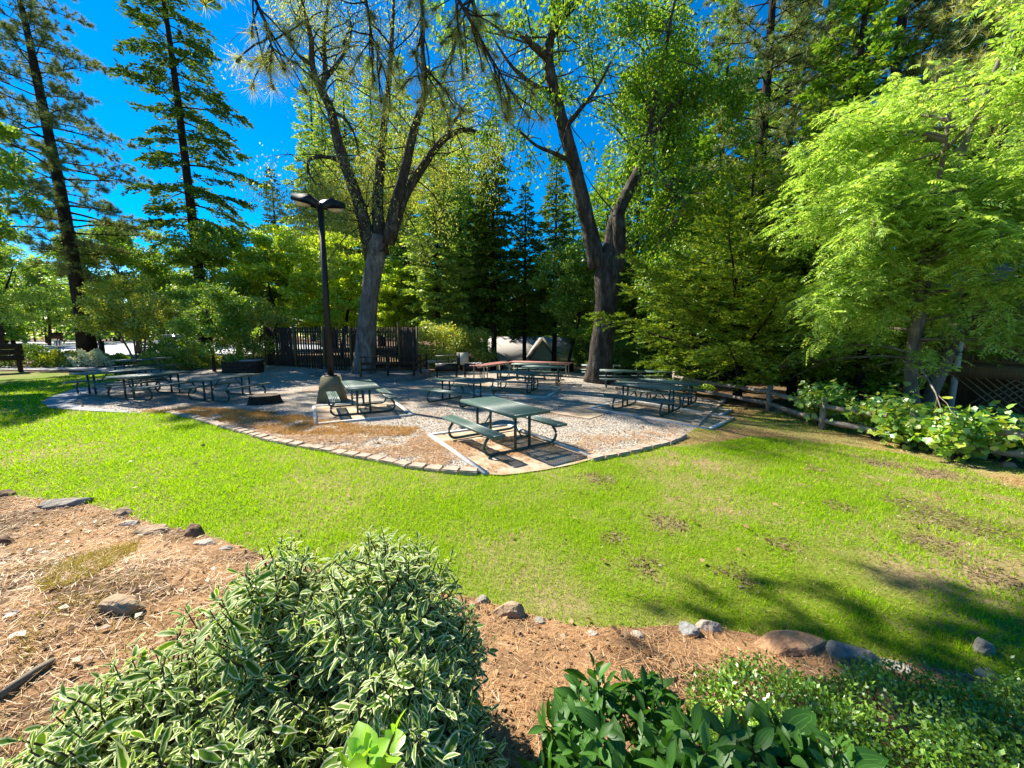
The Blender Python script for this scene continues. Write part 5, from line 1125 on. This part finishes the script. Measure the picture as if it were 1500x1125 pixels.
o = stones(P).obj('gravel', M['stone']); o['kind'] = 'stuff'
# fallen brown leaves
def fallen(poly, n, dz, l):
    xs = [q[0] for q in poly]; ys = [q[1] for q in poly]; P = np.column_stack([RS.uniform(max(min(xs), -16), min(max(xs), 12), n*3), RS.uniform(max(min(ys), .6), max(ys), n*3)]); P = P[inpoly(P[:, 0], P[:, 1], poly)][:n]; k = len(P)
    mb = MB(); D = RS.randn(k, 3)*[1, 1, .12]; mb.leaves(np.column_stack([P, H(P[:, 0], P[:, 1])+dz]), D, nrm(RS.randn(k, 3)*.35+np.array([0, 0, 1.0])), RS.uniform(.5, 1.2, k)*l, RS.uniform(.4, .7, k)*l, fold=.2); o = mb.obj('fallen_leaves', M['dead_leaf']); o['kind'] = 'stuff'
M['dead_leaf'] = leafmat('dead_leaf', [(.10, .05, .025), (.24, .13, .06), (.42, .28, .15)], .15, .03)
P = scatter(bed_poly, lambda x, y: 260 if y > .4 else 0, lambda x, y: sm((vnoise(x, y, .5)-.4)/.2)); o = stones(P).obj('bark_chips', M['bark_chip']); o['kind'] = 'stuff'
P = scatter(bed_poly, lambda x, y: 1300 if y > .4 and x < -.4 else 0, lambda x, y: sm((vnoise(x, y, .16)*.6+vnoise(x, y+8, .6)*.4-.52)/.12)); mb = MB(); blades(mb, P, RS.uniform(.02, .07, len(P)), .004, lean=1.0); o = mb.obj('straw_grass', M['grass_dry']); o['kind'] = 'stuff'
fallen(bed_poly, 1600, .03, .06); fallen(gravel_poly, 900, .03, .10); fallen(lawn_poly, 260, .05, .08)
# dry tufts on the bed
def tuft_patch(poly, label, mt, hgt, n):
    P = scatter(poly, lambda x, y: n, lambda x, y: sm((vnoise(x, y, .10)-.3)/.25)); mb = MB(); blades(mb, P, RS.uniform(.4, 1.2, len(P))*hgt, .006, lean=.9); o = mb.obj('straw_grass', M[mt]); o['kind'] = 'stuff'
tuft_patch(GP((55, 860), (130, 815), (205, 795), (195, 815), (140, 850), (75, 875)), '', 'grass_dry', .09, 9000)
tuft_patch(GP((30, 915), (80, 880), (160, 870), (150, 900), (70, 960), (30, 990)), '', 'grass_dry', .06, 3000)
# ================================================================ rocks
def rock(label, px, py, wpx, m, hk=.6, dk=None, sink=.36, grp=None):
    p = G(px, py); u, f, w_ = ray(px, py); k = p.y/f; w = wpx/FPX*k
    dk = dk or (.75 if wpx < 34 else .5)
    bm = bmesh.new(); bmesh.ops.create_icosphere(bm, subdivisions=4, radius=1)
    sd = RS.rand(3)*20
    cuts = [(Vector(tuple(nrm(RS.randn(3)*[1, 1, .8]+np.array([0, -.2, .35])))), RS.uniform(.70, .92)) for _ in range(11)]
    for v in bm.verts:
        c = v.co.copy(); s = 1.08+.10*math.sin(c.x*2.7+sd[0])*math.cos(c.y*2.2+sd[1])+.06*math.sin(c.z*4.3+sd[2]+c.x*3)+.03*math.sin(c.y*9+c.z*7+sd[0])+.018*math.sin(c.x*17+sd[1])*math.sin(c.y*15+c.z*19+sd[2])
        q = c*s
        for n_, lim in cuts:
            dd = q.dot(n_)
            if dd > lim: q -= n_*(dd-lim)*.92
        v.co = Vector((q.x*w/2, q.y*w/2*dk, q.z*w/2*hk))
    for f_ in bm.faces: f_.smooth = False
    me = bpy.data.meshes.new('rock'); bm.to_mesh(me); bm.free(); me.materials.append(M[m])
    o = link('rock', me, None, (p.x, p.y, p.z+w*hk*(.5-sink))); o.rotation_euler.z = RS.uniform(-.4, .4); return tag(o, label, 'rock', grp)
for a in (('dark brown rock at the left edge where lawn meets bed', 8, 727, 26, 'rk_brown', .5), ('flat grey rock second from the left edge of the lawn border', 100, 742, 62, 'rk_grey', .28), ('brown rock cut by the left edge in the straw', 3, 800, 30, 'rk_brown', .8),
          ('squarish tan rock in the border left of the pale stone', 180, 757, 28, 'rk_tan', .6), ('pale flat stone in the lawn border right of the squarish rock', 190, 771, 34, 'rk_pale', .4), ('long low tan rock in the lawn border', 220, 780, 55, 'rk_tan', .3),
          ('upright brown rock on the lawn border left of the variegated shrub', 285, 787, 32, 'rk_brown', .85), ('small pale rounded stone beside the upright brown rock', 300, 800, 30, 'rk_pale', .5), ('small grey stone half hidden by the variegated shrub', 330, 808, 22, 'rk_grey', .5),
          ('large flat pale slab of rock on the straw left of the variegated shrub', 172, 893, 74, 'rk_tan', .42), ('white flake of stone in the straw near the left edge', 35, 868, 26, 'rk_pale', .25), ('small bluish stone in the straw below the white flake', 20, 905, 20, 'rk_blue', .5),
          ('smooth grey stone at the right end of the variegated shrub', 707, 886, 24, 'rk_grey', .6), ('big tan rock right of the variegated shrub', 746, 902, 52, 'rk_tan', .55), ('small dark stone right of the big tan rock', 792, 914, 22, 'rk_grey', .5), ('small tan stone in the straw between shrub and laurel', 825, 934, 16, 'rk_tan', .5),
          ('small white stone just above the laurel', 868, 936, 18, 'rk_pale', .6), ('pale stone chip in the straw above the laurel', 935, 938, 24, 'rk_pale', .5), ('bluish grey rock at the lawn edge', 1011, 930, 32, 'rk_blue', .8), ('round pale orange rock touching the bluish one', 1038, 928, 36, 'rk_pale', .75),
          ('long orange brown rock at the lawn edge', 1160, 952, 100, 'rk_orange', .27), ('grey rock right of the long orange one', 1245, 965, 70, 'rk_grey', .42), ('pale flat stone right of the grey rock', 1308, 981, 52, 'rk_pale', .22), ('flat pale stone in the shade at the right lawn edge', 1440, 990, 40, 'rk_pale', .2), ('upright dark stone in the shade at the right lawn edge', 1440, 962, 30, 'rk_grey', 1.1),
          ('brown boulder at the foot of the fence post', 1128, 602, 13, 'rk_brown', .9), ('tan boulder right of the brown one at the fence', 1142, 605, 14, 'rk_tan', .7), ('white boulder under the lower fence rail', 1161, 608, 15, 'rk_pale', .6), ('grey stone under the lower fence rail', 1205, 612, 13, 'rk_grey', .6),
          ('pale stone at the foot of the vines', 1368, 660, 18, 'rk_pale', .6), ('tan stone at the foot of the vines near the right edge', 1420, 670, 20, 'rk_tan', .6), ('reddish stone at the right edge under the fence', 1475, 684, 22, 'rk_orange', .6), ('tan stone at the foot of the first vine', 1305, 648, 14, 'rk_tan', .6)):
    rock(*a)
# stick on the bed
a, b = G(2, 1032), G(82, 985); mb = MB(); mb.tube([(a.x, a.y, a.z+.03), ((a.x+b.x)/2, (a.y+b.y)/2+.02, (a.z+b.z)/2+.035), (b.x, b.y, b.z+.03)], [.016, .019, .015], 8, wob=.15)
tag(mb.obj('stick', M['bark_grey']), 'dry stick lying on the straw near the left edge', 'stick')
# ================================================================ foreground shrubs
_s5 = np.array([-1, -.55, 0, .55, 1.0])
def blade_leaf(lf, P, D, N, L, W, curl=.5, cup=.22, prof=(.06, .62, 1.0, .80, .04), wave=.0, rimpow=1.0):
    """curved leaves: 5 stations x 5 across with rim attribute"""
    n = len(P); D = nrm(D); S = nrm(np.cross(D, N)); U = np.cross(S, D); L = np.broadcast_to(L, (n,)); W = np.broadcast_to(W, (n,))
    V = np.zeros((n, 5, 5, 3)); ph = RS.rand(n)*6.28; cu = curl*RS.uniform(.3, 1.5, n)
    for i, (u, pw) in enumerate(zip((0, .25, .5, .78, 1.0), prof)):
        C = P+D*(L*u*(1-.12*cu*u))[:, None]-U*(L*cu*u*u*.55)[:, None]
        for k, s in enumerate(_s5):
            off = S*(W*.5*pw*s)[:, None]+U*(W*.5*pw*(cup*s*s+wave*np.sin(u*9+ph+s*2)*abs(s)))[:, None]; V[:, i, k] = C+off
    b = np.arange(n)[:, None]*25; q = np.array([[i*5+k, i*5+k+1, (i+1)*5+k+1, (i+1)*5+k] for i in range(4) for k in range(4)]); rim = np.broadcast_to(np.abs(_s5), (n, 5, 5)).copy(); rim[:, 4, :] = np.maximum(rim[:, 4, :], .9) if rimpow else rim[:, 4, :]
    lf.add(V.reshape(-1, 3), Q=(b[:, :, None]+q[None]).reshape(-1, 4), att=rim.ravel())
def ell_points(E, n, low=-.2):
    out = []
    wts = np.array([e[3]*e[4]+e[4]*e[5]+e[3]*e[5] for e in E]); wts = wts/wts.sum()
    for e, w_ in zip(E, wts):
        m = int(n*w_*1.6); d = nrm(RS.randn(m, 3)); d = d[d[:, 2] > low]; r = RS.uniform(.72, 1.04, (len(d), 1))**.8
        r = r*(1+.10*np.sin(d[:, :1]*8+1)*np.cos(d[:, 1:2]*7)+.08*np.sin(d[:, 2:]*11+d[:, :1]*5))
        P = np.array(e[:3])+d*r*np.array(e[3:]); N = nrm(d/np.array(e[3:])); out.append(np.hstack([P, N]))
    A = np.vstack(out); ok = np.ones(len(A), bool)
    for e in E:
        q = (A[:, :3]-np.array(e[:3]))/np.array(e[3:]); ok &= (np.linalg.norm(q, axis=1) > .70)
    return A[ok]
def shrub(name, label, cat, base, E, nshoot, leafm, L0, W0, pairs, seed, spread=.9, slen=.13, wave=.12, curl=.5, prof=(.06, .62, 1.0, .80, .04), upw=.9, stemm='twig', whorl=2):
    global RS
    keep = RS; RS = np.random.RandomState(seed); t = thing(name, label, cat, base); B0 = np.array(base); st, lf = MB(), MB(); A = ell_points(E, nshoot); B0z = np.array([0, 0, 0])
    for k in range(len(A)):
        p, nn = A[k, :3], A[k, 3:]; ax = nrm(nn*.75+np.array([0, 0, upw])+RS.randn(3)*.28); q0 = p-ax*slen; sp = np.stack([q0, (q0+p)/2+RS.randn(3)*.006, p]); st.tube(sp-B0, [.0035, .003, .002], 4, cap=False)
        if k % 6 == 0:
            r = B0+np.array([(p[0]-B0[0])*.25, (p[1]-B0[1])*.25, 0]); mid = (r+q0)/2+np.array([0, 0, .08]); st.tube(np.stack([r, mid, q0])-B0, [.009, .007, .0035], 5, cap=False)
        a0 = RS.rand()*6.28; e1 = nrm(np.cross(ax, [.3, .2, 1.0])); e2 = np.cross(ax, e1); PP, DD, NN, LL = [], [], [], []
        for j in range(pairs):
            u = 1-j/pairs*.95; c = q0+(p-q0)*u
            for s in range(whorl):
                a = a0+j*1.57+s*6.283/whorl+RS.randn()*.2; o = e1*math.cos(a)+e2*math.sin(a); tilt = spread*(.35+.75*(1-u))
                d = nrm(ax*(1-.6*tilt)+o*tilt+np.array([0, 0, -.12])*(1-u)); PP.append(c+o*.004); DD.append(d); NN.append(nrm(ax*.9+RS.randn(3)*.45-o*.1)); LL.append(L0*RS.uniform(.5, 1.28)*(.55+.45*(1-u) if j < 2 else 1))
        LL = np.array(LL); blade_leaf(lf, np.array(PP)-B0, np.array(DD), np.array(NN), LL, LL*W0*RS.uniform(.85, 1.15, len(LL)), curl, .2, prof, wave)
    st.obj('stems', M[stemm], t); lf.obj('leaves', M[leafm], t, True, 'rim'); RS = keep; return t
zb = lambda x, y: (x, y, zz(x, y))
shrub('dogwood_shrub', 'large green shrub with cream edged leaves in the left foreground', 'shrub', zb(-.75, 1.25), [(-.90, 1.45, .60, .38, .42, .66), (-.50, 1.45, .62, .38, .42, .69), (-1.12, 1.12, .56, .45, .42, .54), (-.85, .95, .58, .45, .32, .48), (-.34, 1.10, .60, .28, .36, .56), (-1.45, 1.0, .45, .35, .35, .40)], 3700, 'dogwood', .082, .31, 4, 101, slen=.13, spread=1.3, curl=.95, wave=.2, upw=.65)
shrub('laurel_shrub', 'dark glossy shrub with ribbed leaves in the bottom centre', 'shrub', zb(.5, 1.1), [(.42, 1.18, .52, .36, .30, .36), (.62, .92, .74, .24, .22, .34), (.82, .90, .72, .22, .2, .34), (.24, 1.0, .46, .18, .25, .34)], 420, 'laurel', .118, .42, 3, 102, slen=.09, wave=.02, curl=.45, prof=(.10, .72, 1.0, .70, .03), spread=1.35, upw=.55)
shrub('seedling', 'bright lime green seedling in front of the variegated shrub', 'plant', zb(-.30, .66), [(-.28, .70, 1.25, .07, .05, .06)], 7, 'lf_lime', .07, .75, 3, 103, slen=.07, wave=.05, prof=(.3, .95, 1.0, .6, .03))
def cover():
    E = [(1.25, 1.55, .22, .45, .36, .24), (1.9, 1.5, .2, .6, .4, .26), (2.6, 1.45, .18, .6, .4, .26), (1.2, 1.2, .25, .42, .4, .28), (1.9, 1.1, .22, .6, .45, .30), (1.5, .75, .3, .5, .4, .34), (2.4, 1.0, .22, .5, .45, .30)]
    E = [(a_, b_, c_+.04, d_, e_, f_) for a_, b_, c_, d_, e_, f_ in E]; A = ell_points(E, 42000, 0.0); n = len(A); mb = MB(); P = A[:, :3]+RS.randn(n, 3)*.015
    for k in range(2):
        D = nrm(A[:, 3:]*.4+RS.randn(n, 3)*.7+np.array([0, 0, .2])); mb.leaves(P+RS.randn(n, 3)*.012, D, nrm(A[:, 3:]+RS.randn(n, 3)*.6), RS.uniform(.014, .030, n), RS.uniform(.009, .016, n), fold=.15)
    for k in range(0, n, 14): mb.tube([P[k]-A[k, 3:]*.12, P[k]], [.002, .0012], 3, m=1, cap=False)
    o = mb.obj('ground_cover', [M['lf_bed'], M['twig']]); o['kind'] = 'stuff'
cover()
# ================================================================ sky, sun, camera
SUN_EL, SUN_DIR = R_(43), Vector((-.83, .56, 0)).normalized()
w = bpy.data.worlds.new('World'); SC.world = w; w.use_nodes = True; nt = w.node_tree
bg = nt.nodes['Background']; sk = nt.nodes.new('ShaderNodeTexSky'); sk.sky_type = 'NISHITA'; sk.sun_disc = False
sk.sun_elevation = SUN_EL; sk.sun_rotation = math.atan2(SUN_DIR.x, SUN_DIR.y); sk.altitude = 900; sk.air_density = 1.0; sk.dust_density = .2; sk.ozone_density = 3.0
hs = nt.nodes.new('ShaderNodeHueSaturation'); hs.inputs['Saturation'].default_value = 1.75; hs.inputs['Value'].default_value = 1.0
nt.links.new(sk.outputs[0], hs.inputs['Color']); nt.links.new(hs.outputs[0], bg.inputs[0]); bg.inputs[1].default_value = .075
sd = bpy.data.lights.new('sun', 'SUN'); sd.energy = 4.9; sd.angle = R_(.5); sd.color = (1, .93, .80)
so = bpy.data.objects.new('sun', sd); COL.objects.link(so)
dirv = -(SUN_DIR*math.cos(SUN_EL)+Vector((0, 0, math.sin(SUN_EL)))); so.rotation_euler = dirv.to_track_quat('-Z', 'Y').to_euler()
cd = bpy.data.cameras.new('camera'); co = bpy.data.objects.new('camera', cd); COL.objects.link(co); SC.camera = co
cd.sensor_width = 36; cd.lens = 36*FPX/1500; cd.clip_start = .05; cd.clip_end = 1000
co.location = (0, 0, CAMZ); co.rotation_euler = (math.pi/2-PITCH, 0, 0)
SC.view_settings.view_transform = 'Standard'; SC.view_settings.look = 'None'; SC.view_settings.gamma = 1; SC.view_settings.exposure = 1.46
SC.view_settings.use_curve_mapping = False
SC.cycles.max_bounces = 8; SC.cycles.diffuse_bounces = 3; SC.cycles.glossy_bounces = 2; SC.cycles.transmission_bounces = 4; SC.cycles.use_denoising = True
SC.cycles.sample_clamp_indirect = 6
